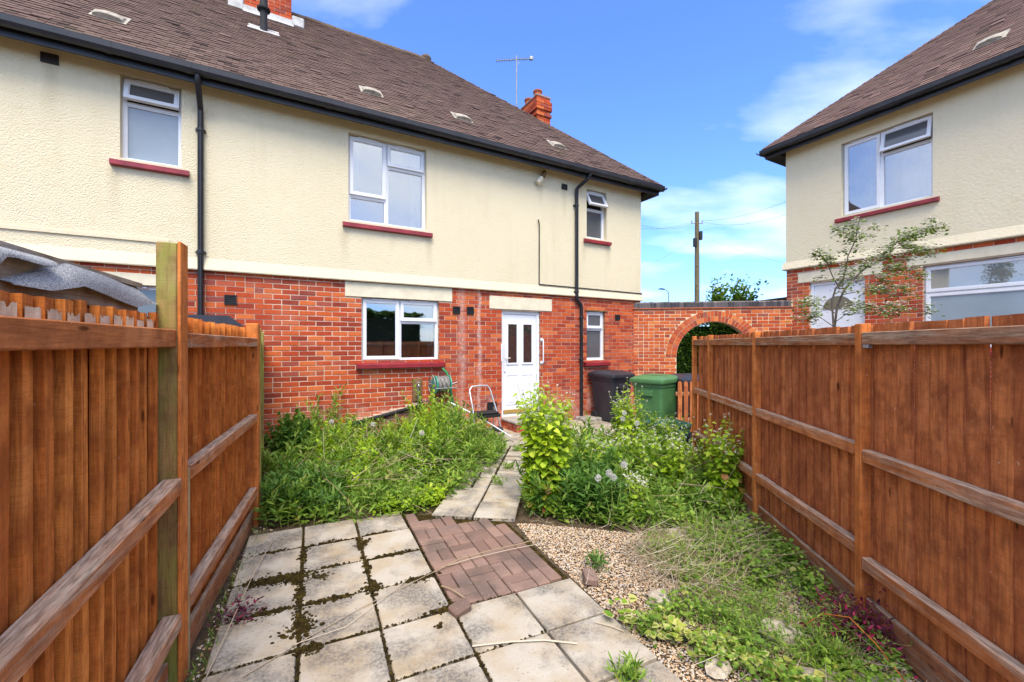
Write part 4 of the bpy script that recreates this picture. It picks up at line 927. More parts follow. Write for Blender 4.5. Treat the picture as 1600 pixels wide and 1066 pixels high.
# right fence
RFA = R_(82.3); RF = tag(empty('timber_fence', (2.041, 2.497, 0), RFA), 'tall brown close boarded fence with three rails along the right side', 'fence')
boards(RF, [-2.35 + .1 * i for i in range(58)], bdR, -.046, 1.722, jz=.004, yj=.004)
posts = [-1.75, .015, 1.45, 2.755, 3.43]
for xx in posts: MB().box(xx - .028, xx + .028, -.045, .012, -.1, 1.728, .004).build('post', M['post'], RF)
for xa, xb in zip([-2.4] + posts, posts):
    for z_, zf in ((1.64, 1.637), (.962, .985), (.338, .40)):
        zc = z_ if xb < .1 else zf; b = MB(); bar(b, (xa + .03, -.016, zc), (xb - .03, -.016, zc + random.uniform(-.006, .006)), .052, .072); b.build('rail', M['rail_dark'] if z_ > 1.5 else M['rail'], RF)
    MB().box(xa + .03, xb - .03, -.04, -.012, -.03, .14, .004).build('gravel_board', M['rail_dark'], RF)
MB().box(-.075, -.03, -.012, .014, 1.585, 1.605, .002).build('bracket', M['steel'], RF)

# ================================================================== felted lean-to behind the left fence
SH = tag(empty('lean_to_shed', (-1.66, 2.217, 0), FA), 'low shed roof with torn grey felt showing above the left fence', 'shed')
MB().box(-3.0, -.27, .125, .165, 1.745, 1.86, .004).build('fascia_board', M['greywood'], SH)
MB().prism([(.12, 1.862), (1.6, 1.98), (1.6, 2.0), (.12, 1.882)], -3.0, -.24).build('roof_deck', M['greywood'], SH)
MB().box(-3.0, -.35, .18, 1.55, -.05, 1.84).build('shed_wall', M['fence_far'], SH)
def flap(top, bot, ybulge, name):
    n_ = 28; vs = []; rows = 6
    def at(poly, t):
        for (ta, za), (tb, zb) in zip(poly, poly[1:]):
            if ta <= t <= tb: return za + (zb - za) * (t - ta) / max(1e-6, tb - ta)
        return poly[-1][1]
    t0, t1 = top[0][0], top[-1][0]; fs = []; n_ = 60
    for i in range(n_ + 1):
        t = t0 + (t1 - t0) * i / n_; za, zb = at(top, t), at(bot, t)
        for r in range(rows + 1):
            f = r / rows; yy = .115 - .028 * f + ybulge * math.sin(t * 9) * f - .008 * math.sin(f * math.pi)
            vs.append((t, yy, za + (zb - za) * f))
    vs2 = [(v[0], v[1] + .004, v[2]) for v in vs]; m = len(vs); b = MB()
    for i in range(n_):
        for r in range(rows):
            a = i * (rows + 1) + r; c = a + rows + 1; fs += [(a, a + 1, c + 1, c), (m + a, m + c, m + c + 1, m + a + 1)]
    b.add(vs + vs2, fs)
    # roof sheet running back from the top edge
    vs = []
    for i in range(n_ + 1):
        t = t0 + (t1 - t0) * i / n_; za = at(top, t); vs += [(t, .117, za), (t, .6, max(za + .0, 1.93) + .012), (t, 1.6, 2.012)]
    b.add(vs, [(3 * i + q, 3 * i + q + 1, 3 * i + q + 4, 3 * i + q + 3) for i in range(n_) for q in range(2)])
    return b.build(name, M['felt'], SH, True)
flap([(-2.9, 1.87), (-1.45, 1.865), (-1.25, 1.862), (-.93, 1.868)], [(-2.9, 1.78), (-1.6, 1.80), (-1.40, 1.805), (-1.14, 1.803), (-1.125, 1.84), (-1.0, 1.835), (-.93, 1.845)], .008, 'roof_felt')
flap([(-1.1, 1.775), (-.82, 1.872), (-.6, 1.868), (-.28, 1.845), (-.2, 1.80)], [(-1.1, 1.765), (-.97, 1.764), (-.8, 1.80), (-.6, 1.79), (-.38, 1.765), (-.28, 1.785), (-.2, 1.795)], .012, 'roof_felt')

# ================================================================== bins
def wheelie(name, loc, rz, mat, label, s=1.0):
    t = tag(empty(name, loc, rz), label, 'wheelie bin')
    b = MB(); W0, W1, D0, D1, H = .24, .285, .26, .345, .96
    def ringpts(hw, hd, z, r=.05):
        out = []
        for cx_, cy_, a0 in ((hw - r, hd - r, 0), (-hw + r, hd - r, 90), (-hw + r, -hd + r, 180), (hw - r, -hd + r, 270)):
            for k in range(4): a = R_(a0 + 30 * k); out.append((cx_ + r * math.cos(a), cy_ + r * math.sin(a), z))
        return out
    lv = [(.0, .0), (.02, .005), (.5, .5), (.86, .92), (.865, 1.0), (.95, 1.0)]
    vs = []
    for z, f in ((.03, 0), (.06, .08), (.5, .55), (.86, .95)): vs.append(ringpts(W0 + (W1 - W0) * f, D0 + (D1 - D0) * f, z * s))
    vs.append(ringpts(W1 + .012, D1 + .012, .865 * s)); vs.append(ringpts(W1 + .012, D1 + .012, H * s))
    m = 16; fs = []
    for i in range(len(vs) - 1):
        for k in range(m): fs.append((i * m + k, i * m + (k + 1) % m, (i + 1) * m + (k + 1) % m, (i + 1) * m + k))
    fs.append(tuple(range(m))[::-1]); b.add([p for r_ in vs for p in r_], fs)
    b.box(-.12, .12, -D1 - .012, -D1 + .02, .70 * s, .80 * s, .008)
    b.build('body', mat, t, True)
    b = MB(); lr = []
    for hw, hd, z in ((W1 + .04, D1 + .05, .925), (W1 + .05, D1 + .06, .95), (W1 + .04, D1 + .05, 1.0), (W1 - .02, D1 - .03, 1.04), (W1 - .09, D1 - .1, 1.062)): lr.append(ringpts(hw, hd, z * s))
    fs = []
    for i in range(len(lr) - 1):
        for k in range(m): fs.append((i * m + k, i * m + (k + 1) % m, (i + 1) * m + (k + 1) % m, (i + 1) * m + k))
    fs += [tuple(range(m))[::-1], tuple(range((len(lr) - 1) * m, len(lr) * m))]
    b.add([(p[0], p[1], p[2] + .02 * max(0, p[1])) for r_ in lr for p in r_], fs); b.box(-.16, .16, -.2, .2, 1.06 * s, 1.072 * s, .01)
    b.build('lid', mat, t, True)
    b = MB(); b.tube([(-.24, D1 + .06, .97 * s), (.24, D1 + .06, .97 * s)], .016, 8); b.box(-.22, -.18, D1 - .0, D1 + .07, .93 * s, .98 * s); b.box(.18, .22, D1 - .0, D1 + .07, .93 * s, .98 * s); b.build('handle', mat, t, True)
    for xx in (-.28, .23): MB().lathe([(.09, 0), (.1, .01), (.1, .045), (.09, .055)], 18, (xx, D0 - .02, .1), 'x').build('wheel', M['blackmatt'], t, True)
    return t
wheelie('wheelie_bin', (2.12, 9.16, .0), R_(32), M['black_bin'], 'black wheelie bin standing against the brick wall by the downpipe')
wheelie('wheelie_bin', (2.64, 7.85, .0), R_(-46), M['green_bin'], 'dark green wheelie bin in front of the arched wall')
wheelie('wheelie_bin', (3.30, 7.95, .0), R_(4), M['black_bin'], 'black wheelie bin half hidden behind picket fence at fence end')
t = tag(empty('recycling_box', (2.50, 6.85, 0), R_(14)), 'open dark green recycling box among the weeds before the green bin', 'box')
b = MB()
def rr(hw, hd, z): return [(-hw, -hd, z), (hw, -hd, z), (hw, hd, z), (-hw, hd, z)]
L_ = [rr(.22, .16, .02), rr(.28, .20, .33), rr(.315, .235, .335), rr(.315, .235, .37), rr(.29, .21, .37), rr(.275, .195, .33), rr(.22, .16, .05)]
b.add([p for q in L_ for p in q], [(i * 4 + k, i * 4 + (k + 1) % 4, (i + 1) * 4 + (k + 1) % 4, (i + 1) * 4 + k) for i in range(6) for k in range(4)] + [(3, 2, 1, 0), (24, 25, 26, 27)]); b.build('box', M['teal'], t)
for xx in (-.33, .31): MB().box(xx, xx + .02, -.08, .08, .29, .335, .006).build('handle', M['teal'], t)
tag(MB().lathe([(.10, 0), (.16, .04), (.19, .14), (.17, .24), (.10, .3), (.03, .32)], 14, (2.90, 6.6, -.02)).build('refuse_sack', M['blackmatt'], None, True), 'black plastic sack slumped beside the green recycling box', 'sack')
t = tag(empty('picket_fence', (2.80, 7.28, 0), R_(3)), 'short brown picket fence with rounded tops beside the far end of right fence', 'fence')
b = MB(); pr = [(-.035, 0), (.035, 0)] + [(.035 * math.cos(math.pi * k / 8), .92 + .05 * math.sin(math.pi * k / 8)) for k in range(9)]
pk = MB().prism(pr, -.009, .009, 'y').mesh('picket', M['fence_far'])
for k in range(6): o = bpy.data.objects.new('picket', pk); o.location = (.06 + k * .105, 0, .02); link(o, t)
for z_ in (.3, .74): MB().box(0, .64, .0095, .045, z_, z_ + .065, .004).build('rail', M['rail'], t)
MB().box(.645, .71, -.02, .05, -.05, .98, .004).build('post', M['post'], t)

# ================================================================== pole, wires, lamp
t = tag(empty('telegraph_pole', (10.82, 25, 0)), 'tall wooden telegraph pole standing beyond the arched wall', 'pole')
MB().tube([(0, 0, -.2), (0, 0, 4.5), (0, 0, 9.4)], [.17, .14, .115], 14).build('shaft', M['polewood'], t, True)
for q in ((-.17, -.12, 7.6), (.16, -.1, 8.0)): MB().box(q[0] - .09, q[0] + .09, q[1] - .09, q[1] + .09, q[2] - .25, q[2] + .25, .02).build('junction_box', M['blackmatt'], t)
b = MB(); b.tube([(-.35, 0, 8.75), (.35, 0, 8.75)], .03, 8); b.tube([(-.3, 0, 8.75), (-.3, 0, 8.9)], .03, 6); b.tube([(.3, 0, 8.75), (.3, 0, 8.9)], .03, 6); b.build('crossarm', M['steel'], t, True)
for k, (q, zt) in enumerate((((2.5, 12.5, 5.2), 8.85), ((3.4, 13.5, 5.6), 8.7), ((2.7, 13.5, 3.6), 7.9), ((9.5, 14.5, 6.1), 8.85), ((10.0, 13.5, 6.7), 8.9), ((13.8, 16.5, 4.2), 8.0))):
    a_ = Vector((10.82 - (.3 if q[0] < 9 else -.3), 25, zt)); c_ = Vector(q); pts = []
    for i in range(13): f = i / 12; p = a_.lerp(c_, f); p.z -= .5 * 4 * f * (1 - f) * .6; pts.append(p)
    lab = ['upper wire running left from the pole toward the long house', 'second wire running left from the pole above the wall', 'steep lower wire dropping left from the pole', 'wire running right from the pole to the neighbour house', 'uppermost wire running right from the pole', 'wire dropping right from the pole behind the neighbour house'][k]
    tag(MB().tube(pts, .006, 5).build('overhead_wire', M['hosegrey'], None, True), lab, 'wire')
t = tag(empty('street_lamp', (16.5, 45, 0)), 'thin grey street lamp with a curved arm seen far beyond the wall', 'street lamp')
MB().tube([(0, 0, -.2), (0, 0, 6.9), (-.05, 0, 7.2), (-.25, 0, 7.42), (-.5, 0, 7.5)], [.09, .06, .05, .045, .04], 10).build('column', M['steel'], t, True)
MB().prism([(-1.1, 7.52), (-.45, 7.46), (-.45, 7.56), (-.8, 7.63), (-1.1, 7.58)], -.12, .12, 'y').build('lamp_head', M['soffit'], t)
# low outbuilding roof rising behind the wall at the right
t = tag(empty('outbuilding', (7.1, 13.3, 0), R_(-8)), 'low outbuilding with grey tiled lean-to roof showing above the wall coping', 'outbuilding')
MB().box(-.3, 2.6, 0, 2.0, -.05, 2.65).build('wall', M['brick_wall'], t)
MB().prism([(-.6, 2.80), (2.7, 3.2), (2.7, 3.25), (-.6, 2.85)], -.15, 2.1, 'y').build('roof', M['tile'], t)

# ================================================================== vegetation
def unit(v): return v / np.maximum(1e-9, np.linalg.norm(v, axis=-1, keepdims=True))
PROF = {'lance': (np.array([0, .33, .7, 1.]), (.0, 1., .72, 0.)), 'heart': (np.array([0, .16, .6, 1.]), (0., 1., .72, 0.)), 'round': (np.array([0, .3, .72, 1.]), (0., .95, .9, 0.)), 'blade': (np.array([0, .3, .65, 1.]), (.0, 1., .8, 0.))}
LF_ = np.array([(0, 2, 1), (0, 3, 2), (1, 5, 4), (1, 2, 5), (2, 6, 5), (2, 3, 6), (4, 5, 7), (5, 6, 7)], dtype=np.int32)
def leaves(P, D, L, W, prof='lance', curl=.3, fold=.25):
    P = np.asarray(P, np.float32); D = unit(np.asarray(D, np.float32)); n = len(P)
    L = np.broadcast_to(np.asarray(L, np.float32), (n,))[:, None]; W = np.broadcast_to(np.asarray(W, np.float32), (n,))[:, None]
    up = np.tile(np.array([0, 0, 1.], np.float32), (n, 1)) + rng.normal(0, .35, (n, 3)); S = unit(np.cross(D, up)); Nn = np.cross(S, D)
    t, w_ = PROF[prof]; cu = (curl * rng.uniform(.3, 1.5, (n, 1))).astype(np.float32)
    def mid(k): return P + D * t[k] * L - Nn * cu * t[k] ** 2 * L
    def side(k, s): return mid(k) + S * (s * .5 * w_[k]) * W + Nn * fold * .5 * w_[k] * W - D * (0.12 * L if prof == 'heart' and k == 1 else 0)
    V = np.stack([mid(0), side(1, -1), mid(1), side(1, 1), side(2, -1), mid(2), side(2, 1), mid(3)], 1)
    return V.reshape(-1, 3), (LF_[None] + 8 * np.arange(n)[:, None, None]).reshape(-1, 3)
def join(parts):
    V = []; F = []; b = 0
    for v, f in parts:
        if len(v) == 0: continue
        V.append(v); F.append(f + b); b += len(v)
    return np.concatenate(V), np.concatenate(F)
def stems(lines, r):
    """lines: list of (k,3) arrays -> thin 3-sided tubes (tris)"""
    V = []; F = []; b = 0
    tri = np.array([(0, 2 * math.pi / 3, 4 * math.pi / 3)])[0]
    for ln in lines:
        ln = np.asarray(ln, np.float32); k = len(ln); d = unit(np.gradient(ln, axis=0)); ref = np.array([1., .3, .2]) if abs(d[0][2]) > .7 else np.array([0, 0, 1.])
        a = unit(np.cross(d, ref)); c = np.cross(a, d); rr_ = (r * np.linspace(1, .45, k))[:, None, None]
        ring = ln[:, None] + (a[:, None] * np.cos(tri)[None, :, None] + c[:, None] * np.sin(tri)[None, :, None]) * rr_
        V.append(ring.reshape(-1, 3))
        for i in range(k - 1):
            for s in range(3):
                p, q = b + i * 3 + s, b + i * 3 + (s + 1) % 3; F += [(p, q, q + 3), (p, q + 3, p + 3)]
        b += 3 * k
    return np.concatenate(V), np.array(F, np.int32)
def inpoly(p, poly):
    x, y = p; c = False; j = len(poly) - 1
    for i in range(len(poly)):
        if (poly[i][1] > y) != (poly[j][1] > y) and x < (poly[j][0] - poly[i][0]) * (y - poly[i][1]) / (poly[j][1] - poly[i][1]) + poly[i][0]: c = not c
        j = i
    return c
def scatter(poly, n):
    xs = [q[0] for q in poly]; ys = [q[1] for q in poly]; out = []
    while len(out) < n:
        p = (random.uniform(min(xs), max(xs)), random.uniform(min(ys), max(ys)))
        if inpoly(p, poly): out.append(p)
    return out
from mathutils import noise as mnoise
def clumpy(poly, n, sc=3.0, thr=-.05):
    out = []
    while len(out) < n:
        out += [p for p in scatter(poly, 200) if mnoise.noise((p[0] * sc, p[1] * sc, 3.3)) > thr + random.gauss(0, .12)]
    return out[:n]
def stem_curve(base, h, lean, az, k=6):
    t = np.linspace(0, 1, k); b = np.array(base); d = np.array([math.cos(az), math.sin(az), 0]); wob = rng.normal(0, .012, (k, 3)) * t[:, None]
    return b + np.outer(t, [0, 0, h]) + np.outer(t ** 1.7, d * lean) + wob
def herb(base, h, nl, ll, lw, lean=.1, up=.35, t0=.12):
    ln = stem_curve(base, h, lean * h * 3, random.uniform(0, 6.28)); t = np.linspace(t0, 1, nl); P = np.stack([np.interp(t, np.linspace(0, 1, len(ln)), ln[:, i]) for i in range(3)], 1)
    a = np.arange(nl) * 2.4 + random.uniform(0, 6); el = up + .7 * t ** 2 + rng.normal(0, .22, nl)
    D = np.stack([np.cos(a) * np.cos(el), np.sin(a) * np.cos(el), np.sin(el)], 1); s = np.sin(np.clip(t * 1.05, 0, 1) * 2.6) * .55 + .55
    return ln, P, D, ll * s * rng.uniform(.75, 1.2, nl), lw * s
def weed_patch(name, spots, hfun, label, mat, nl=26, ll=.085, lw=.017, prof='lance', cat='weeds', stem_r=.0022, curl=.35, up=.35, lean=.1, asthing=True):
    lines = []; PP_ = []; DD = []; LL = []; WW = []
    for (x, y) in spots:
        h = hfun(x, y) * random.uniform(.55, 1.1) * (1 + .55 * mnoise.noise((x * 2.2, y * 2.2, 7.7)))
        if h < .04: continue
        k = max(6, int(nl * min(1.2, h / .4))); ln, P, D, L, W = herb((x, y, -.03), h, k, ll * random.uniform(.8, 1.2), lw * random.uniform(.8, 1.3), lean, up)
        lines.append(ln); PP_.append(P); DD.append(D); LL.append(L); WW.append(W)
    V, F = leaves(np.concatenate(PP_), np.concatenate(DD), np.concatenate(LL), np.concatenate(WW), prof, curl)
    root = obj_np(name, V, F, mat); tag(root, label, cat, kind='stuff')
    V, F = stems(lines, stem_r); tag(obj_np('stalks', V, F, M['stem'], root), kind='stuff'); return root
def low_cover(name, spots, mat, label, lmin, lmax, ratio, zmax, prof='round', cat='ground cover', curl=.3):
    n = len(spots); P = np.array([(x, y, random.uniform(-.02, zmax)) for x, y in spots]); a = rng.uniform(0, 6.28, n); el = rng.uniform(-.1, .7, n)
    D = np.stack([np.cos(a) * np.cos(el), np.sin(a) * np.cos(el), np.sin(el)], 1); L = rng.uniform(lmin, lmax, n)
    V, F = leaves(P, D, L, L * ratio, prof, curl); return tag(obj_np(name, V, F, mat), label, cat, kind='stuff')
def grass(name, spots, hmin, hmax, mat, label, wd=.006):
    n = len(spots); P = np.array([(x, y, -.03) for x, y in spots]); a = rng.uniform(0, 6.28, n); el = rng.uniform(.8, 1.5, n)
    D = np.stack([np.cos(a) * np.cos(el), np.sin(a) * np.cos(el), np.sin(el)], 1); L = rng.uniform(hmin, hmax, n)
    V, F = leaves(P, D, L, wd, 'blade', .45, .1); return tag(obj_np(name, V, F, mat), label, 'grass', kind='stuff')
WLp = [(-2.22, 3.80), (-1.55, 3.86), (-1.08, 4.02), (-.78, 4.22), (-.58, 4.7), (-.32, 5.2), (-.1, 6.1), (-.12, 6.9), (-.5, 7.6), (-.95, 7.75), (-2.0, 7.2), (-3.3, 6.45), (-3.05, 5.4)]
def hL(x, y):
    f = min(1, max(0, (y - 3.95) / 1.9)); base = .16 + .46 * f
    if x < -1.9: base = max(base, .30)
    if x > -.5: base *= .6
    return base * (.85 + .3 * math.sin(x * 3.1 + y * 1.7))
weed_patch('weeds', scatter([(-2.1, 4.3), (-.75, 4.4), (-.55, 6.2), (-1.2, 7.2), (-2.6, 6.5)], 120), lambda x, y: hL(x, y) * 1.15, 'taller lime green weeds rising out of the left weed bed', M['leaf_lime'], 26, .07, .03, 'round')
weed_patch('weeds', scatter(WLp, 720), hL, 'dense mound of leafy green weeds in front of the ground floor window', M['leaf'], 24, .10, .025)
weed_patch('weeds', scatter([(-2.3, 3.95), (-1.6, 3.98), (-1.75, 4.6), (-2.65, 4.9)], 150), lambda x, y: .3, 'dark green leafy weeds at the end of the left fence', M['leaf_dark'], 26, .10, .026)
weed_patch('shrub', scatter([(-3.25, 5.6), (-2.7, 5.5), (-2.75, 6.2), (-3.3, 6.2)], 60), lambda x, y: .72, 'dark leaved shrub growing against the brick wall by the left fence', M['leaf_dark'], 34, .075, .045, 'round')
low_cover('ground_cover', clumpy(WLp, 5000, 2.6, -.1), M['leaf'], 'low green leaves covering the soil of the left weed bed', .025, .06, .6, .14)
low_cover('ground_cover', scatter([(-1.3, 3.98), (-.75, 4.2), (-.65, 4.7), (-1.3, 4.5)], 900), M['leaf_lime'], 'bright green rounded leaves spilling over the brick paving edge', .02, .045, .8, .1)
grass('grass', scatter([(-2.2, 4.0), (-1.0, 4.15), (-1.0, 5.2), (-2.6, 5.4)], 1800), .12, .34, M['grass'], 'thin grass blades among weeds left of the path')
WRp = [(.12, 4.12), (.5, 3.9), (1.0, 3.72), (1.6, 3.6), (2.1, 3.5), (2.28, 4.6), (2.42, 5.8), (2.2, 6.35), (1.2, 6.7), (.75, 6.6), (.5, 5.6), (.28, 4.8)]
def hR(x, y):
    f = min(1, max(0, (y - 3.65) / 1.3)); return (.16 + .42 * f) * (.85 + .25 * math.sin(x * 4.3 + y * 2.2)) * (.75 if x > 2.0 else 1)
weed_patch('weeds', scatter(WRp, 480), hR, 'tangled green weeds filling the right bed beside the fence', M['leaf'], 24, .085, .026)
weed_patch('weeds', scatter([(.12, 4.1), (.95, 3.85), (1.05, 4.6), (.35, 4.9)], 200), lambda x, y: .42, 'dark green lance leaved weeds around the foot of the tall mustard plant', M['leaf_dark'], 30, .11, .024)
low_cover('ground_cover', clumpy(WRp, 6000, 2.6, -.1), M['leaf'], 'low green leaves covering the soil of the right weed bed', .025, .055, .65, .16)
grass('grass', scatter(WRp, 1400), .1, .3, M['grass'], 'thin grass blades among weeds right of the path')
LRp = [(.95, 3.35), (1.5, 3.45), (2.1, 3.4), (2.02, 2.7), (1.85, 2.3), (1.5, 2.05), (1.05, 2.2), (.72, 2.42), (.85, 2.62), (1.15, 2.75)]
def hLR(x, y): return .11 + .06 * math.sin(x * 5) + (.05 if y > 3 else 0)
weed_patch('weeds', clumpy(LRp, 640, 3.6, -.05), hLR, 'low spreading bedstraw across gravel in the right foreground', M['leaf'], 34, .035, .008, stem_r=.0013, lean=.5)
low_cover('ground_cover', clumpy([(1.0, 3.4), (1.2, 3.6), (2.1, 3.4), (2.02, 2.6), (1.9, 2.0), (1.5, 1.8), (1.05, 2.05), (.68, 2.38), (.85, 2.58), (1.1, 2.75), (1.15, 3.1)], 4300, 4.2, .06), M['leaf'], 'small round green leaves creeping over the right foreground gravel', .012, .034, .75, .09)
grass('grass', scatter(LRp, 900), .06, .16, M['grass'], 'short grass tufts in the right foreground', .004)
low_cover('ground_cover', clumpy([(1.3, 3.65), (2.15, 3.6), (2.05, 2.7), (1.75, 2.6), (1.5, 3.0)], 1900, 4.0, .0), M['leaf'], 'fresh green leaves along the foot of the right fence', .015, .045, .75, .14)
# tufts between slabs
for k, (x, y, nn, lab) in enumerate(((.62, 3.12, 120, 'small green tuft growing in gravel beside the brick paving'), (.57, 2.06, 150, 'small spiky green tuft at the front slab edge'), (-.16, 4.95, 90, 'small weed tuft in the joint of the path slabs'), (-.05, 5.55, 110, 'weed tuft growing through the cracked path halfway to the door'), (-.32, 6.1, 110, 'weed tuft at the left edge of the cracked path'), (.08, 6.5, 120, 'weed tuft at the right edge of the cracked path near the step'), (1.62, 2.13, 260, 'leafy green clump beside the loose slab in the right corner'))):
    sp = [(x + random.gauss(0, .04), y + random.gauss(0, .04)) for _ in range(nn)]; P = np.array([(a, c, random.uniform(-.02, .05)) for a, c in sp]); a = rng.uniform(0, 6.28, nn); el = rng.uniform(.3, 1.3, nn)
    V, F = leaves(P, np.stack([np.cos(a) * np.cos(el), np.sin(a) * np.cos(el), np.sin(el)], 1), rng.uniform(.03, .08, nn), .011, 'lance', .2); r2 = tag(empty('weed_tuft', (x, y, 0)), lab, 'weed'); tag(obj_np('leaves', V - np.array([x, y, 0]), F, M['leaf'] if k else M['leaf_dark'], r2), kind='stuff')
# garlic mustard plants
def mustard(x, y, h, ns, rad, label, lsz=.075, old=0, dens=1.0):
    root = tag(empty('garlic_mustard', (x, y, -.03)), label, 'plant', 'flowering garlic mustard plants'); lines = []; PP_ = []; DD = []; LL = []; FP = []; OP = []; OD = []
    for i in range(ns):
        a = random.uniform(0, 6.28); r = rad * math.sqrt(random.random()); hh = h * random.uniform(.68, 1.0) * (1 - .15 * r / rad)
        ln = stem_curve((r * math.cos(a) * .45, r * math.sin(a) * .45, 0), hh, r * .7, a, 7); lines.append(ln)
        nl = max(8, int(hh * 34 * dens)); t = np.linspace(.1, .93, nl); P = np.stack([np.interp(t, np.linspace(0, 1, 7), ln[:, q]) for q in range(3)], 1)
        az = np.arange(nl) * 2.4 + random.uniform(0, 6); el = rng.uniform(-.1, .55, nl); D = np.stack([np.cos(az) * np.cos(el), np.sin(az) * np.cos(el), np.sin(el)], 1)
        sz = lsz * (1.2 - .72 * t) * rng.uniform(.7, 1.25, nl); P = P + D * sz[:, None] * .5
        PP_.append(P); DD.append(D - [0, 0, .35]); LL.append(sz)
        tips = [ln[-1]]
        for q in range(random.randint(1, 3)):
            bs = ln[-2] * random.uniform(.2, .8) + ln[-1] * .3; bs = ln[4] + (ln[5] - ln[4]) * random.random(); aa = random.uniform(0, 6.28); tp = bs + np.array([math.cos(aa) * .05, math.sin(aa) * .05, random.uniform(.06, .13)]); lines.append(np.array([bs, (bs + tp) / 2 + [0, 0, -.01], tp])); tips.append(tp)
        for tp in tips:
            for q in range(9): FP.append(tp + rng.normal(0, .006, 3) + [0, 0, .004])
    V, F = stems(lines, .0042); tag(obj_np('stalks', V, F, M['stem'], root), kind='stuff')
    P = np.concatenate(PP_); D = np.concatenate(DD); L = np.concatenate(LL); V, F = leaves(P, D, L, L * .95, 'heart', .25, .2); tag(obj_np('leaves', V, F, M['leaf_lime'], root), kind='stuff')
    FP = np.array(FP); n = len(FP); az = rng.uniform(0, 6.28, n); parts = []
    for q in range(4):
        D = np.stack([np.cos(az + q * 1.57), np.sin(az + q * 1.57), np.full(n, .35)], 1); parts.append(leaves(FP, D, .0065, .005, 'round', .1, .1))
    V, F = join(parts); tag(obj_np('flowers', V, F, M['petal'], root), kind='stuff')
    if old:
        a = rng.uniform(-2.4, -.6, old); rr2 = rng.uniform(.05, rad * .9, old); P = np.stack([rr2 * np.cos(a), rr2 * np.sin(a), rng.uniform(.06, h * .35, old)], 1); D = np.stack([np.cos(a), np.sin(a), rng.uniform(-.6, .1, old)], 1)
        L = rng.uniform(.06, .1, old); V, F = leaves(P, D, L, L, 'round', .3, .15); tag(obj_np('old_leaves', V, F, M['leaf_old'], root), kind='stuff')
    return root
mustard(.34, 4.25, 1.42, 58, .27, 'tallest lime green garlic mustard with yellowing lower leaves beside the path', .09, 22, 1.1)
mustard(1.62, 5.9, 1.26, 26, .24, 'tall flowering garlic mustard standing in front of the green bin', .075)
mustard(2.20, 4.42, 1.02, 18, .2, 'garlic mustard climbing against the right fence', .085, 10)
mustard(2.22, 4.95, .86, 2, .05, 'thin single stemmed garlic mustard left of the one against the right fence', .06)
mustard(1.75, 5.0, .76, 30, .42, 'broad clump of garlic mustard in the middle of the right bed', .075)
mustard(1.0, 5.0, .72, 26, .36, 'garlic mustard clump behind the dandelion clocks', .07)
mustard(1.15, 4.1, .42, 9, .2, 'low lime green garlic mustard to the right of the dandelion clocks', .06)
mustard(2.05, 5.8, .8, 18, .34, 'garlic mustard clump in front of the recycling box', .07)
# dandelions
def dandelion(x, y, heads, label, lv=14):
    root = tag(empty('dandelion', (x, y, -.03)), label, 'plant'); lines = []
    for (dx, dy, h) in heads:
        ln = stem_curve((dx * .3, dy * .3, 0), h, math.hypot(dx, dy), math.atan2(dy, dx), 6); lines.append(ln); c = ln[-1]
        n = 150; d = unit(rng.normal(0, 1, (n, 3))); r = .031; b = MB(); b.lathe([(.004, -.006), (.007, 0), (.004, .006)], 6, tuple(c))
        pts = np.stack([c + d * .006, c + d * r], 1); V, F = stems(list(pts), .0006)
        V2, F2 = leaves(np.repeat(c + d * r * .82, 3, 0), unit(np.repeat(d, 3, 0) + rng.normal(0, .7, (n * 3, 3))), .011, .002, 'blade', .1, 0)
        V, F = join([(V, F), (V2, F2)]); obj_np('seed_head', V, F, M['puff'], root)
    V, F = stems(lines, .003); obj_np('stalks', V, F, M['stem'], root)
    if lv:
        a = rng.uniform(0, 6.28, lv); el = rng.uniform(.2, 1.1, lv); V, F = leaves(np.zeros((lv, 3)), np.stack([np.cos(a) * np.cos(el), np.sin(a) * np.cos(el), np.sin(el)], 1), rng.uniform(.14, .24, lv), .035, 'lance', .3); obj_np('leaves', V, F, M['leaf'], root)
dandelion(.92, 3.86, ((-.03, 0, .50), (-.01, -.02, .46), (.08, .0, .54), (-.10, .02, .44)), 'dandelion with three white seed clocks at the gravel edge', 22)
dandelion(1.35, 5.25, ((0, 0, .72), (.05, .1, .78), (.12, -.1, .7)), 'dandelion clocks rising among the garlic mustard leaves')
dandelion(.55, 4.9, ((0, 0, .62),), 'single dandelion clock right of the tallest mustard plant')
dandelion(-2.35, 5.6, ((0, 0, .62),), 'dandelion clock at the left end of the left weed bed')
dandelion(-1.9, 5.6, ((0.05, 0, .6),), 'dandelion clock near the sloping black pipe in the left weed bed')
dandelion(-1.1, 5.2, ((0, 0, .55),), 'dandelion clock in the middle of the left weed bed')
# ivy, purple plants
n_ = 170; sp = []
for k in range(n_):
    f = random.random(); sp.append((.66 + .75 * f + random.gauss(0, .05), 2.52 - .55 * f + random.gauss(0, .05)))
P = np.array([(x, y, random.uniform(0, .06)) for x, y in sp]); a = rng.uniform(0, 6.28, n_); D = np.stack([np.cos(a), np.sin(a), rng.uniform(-.1, .5, n_)], 1); L = rng.uniform(.035, .06, n_)
iv = empty('variegated_ivy', (0, 0, 0)); tag(iv, 'yellow edged variegated ivy trailing along the slab edge in the foreground', 'ivy')
V, F = leaves(P, D, L, L * .95, 'heart', .2, .1); tag(obj_np('leaf_edges', V, F, M['leaf_ivy_edge'], iv), kind='stuff')
V, F = leaves(P + [0, 0, .003] + D * L[:, None] * .1, D + [0, 0, .03], L * .72, L * .66, 'heart', .2, .1); tag(obj_np('leaf_centres', V, F, M['leaf_ivy'], iv), kind='stuff')
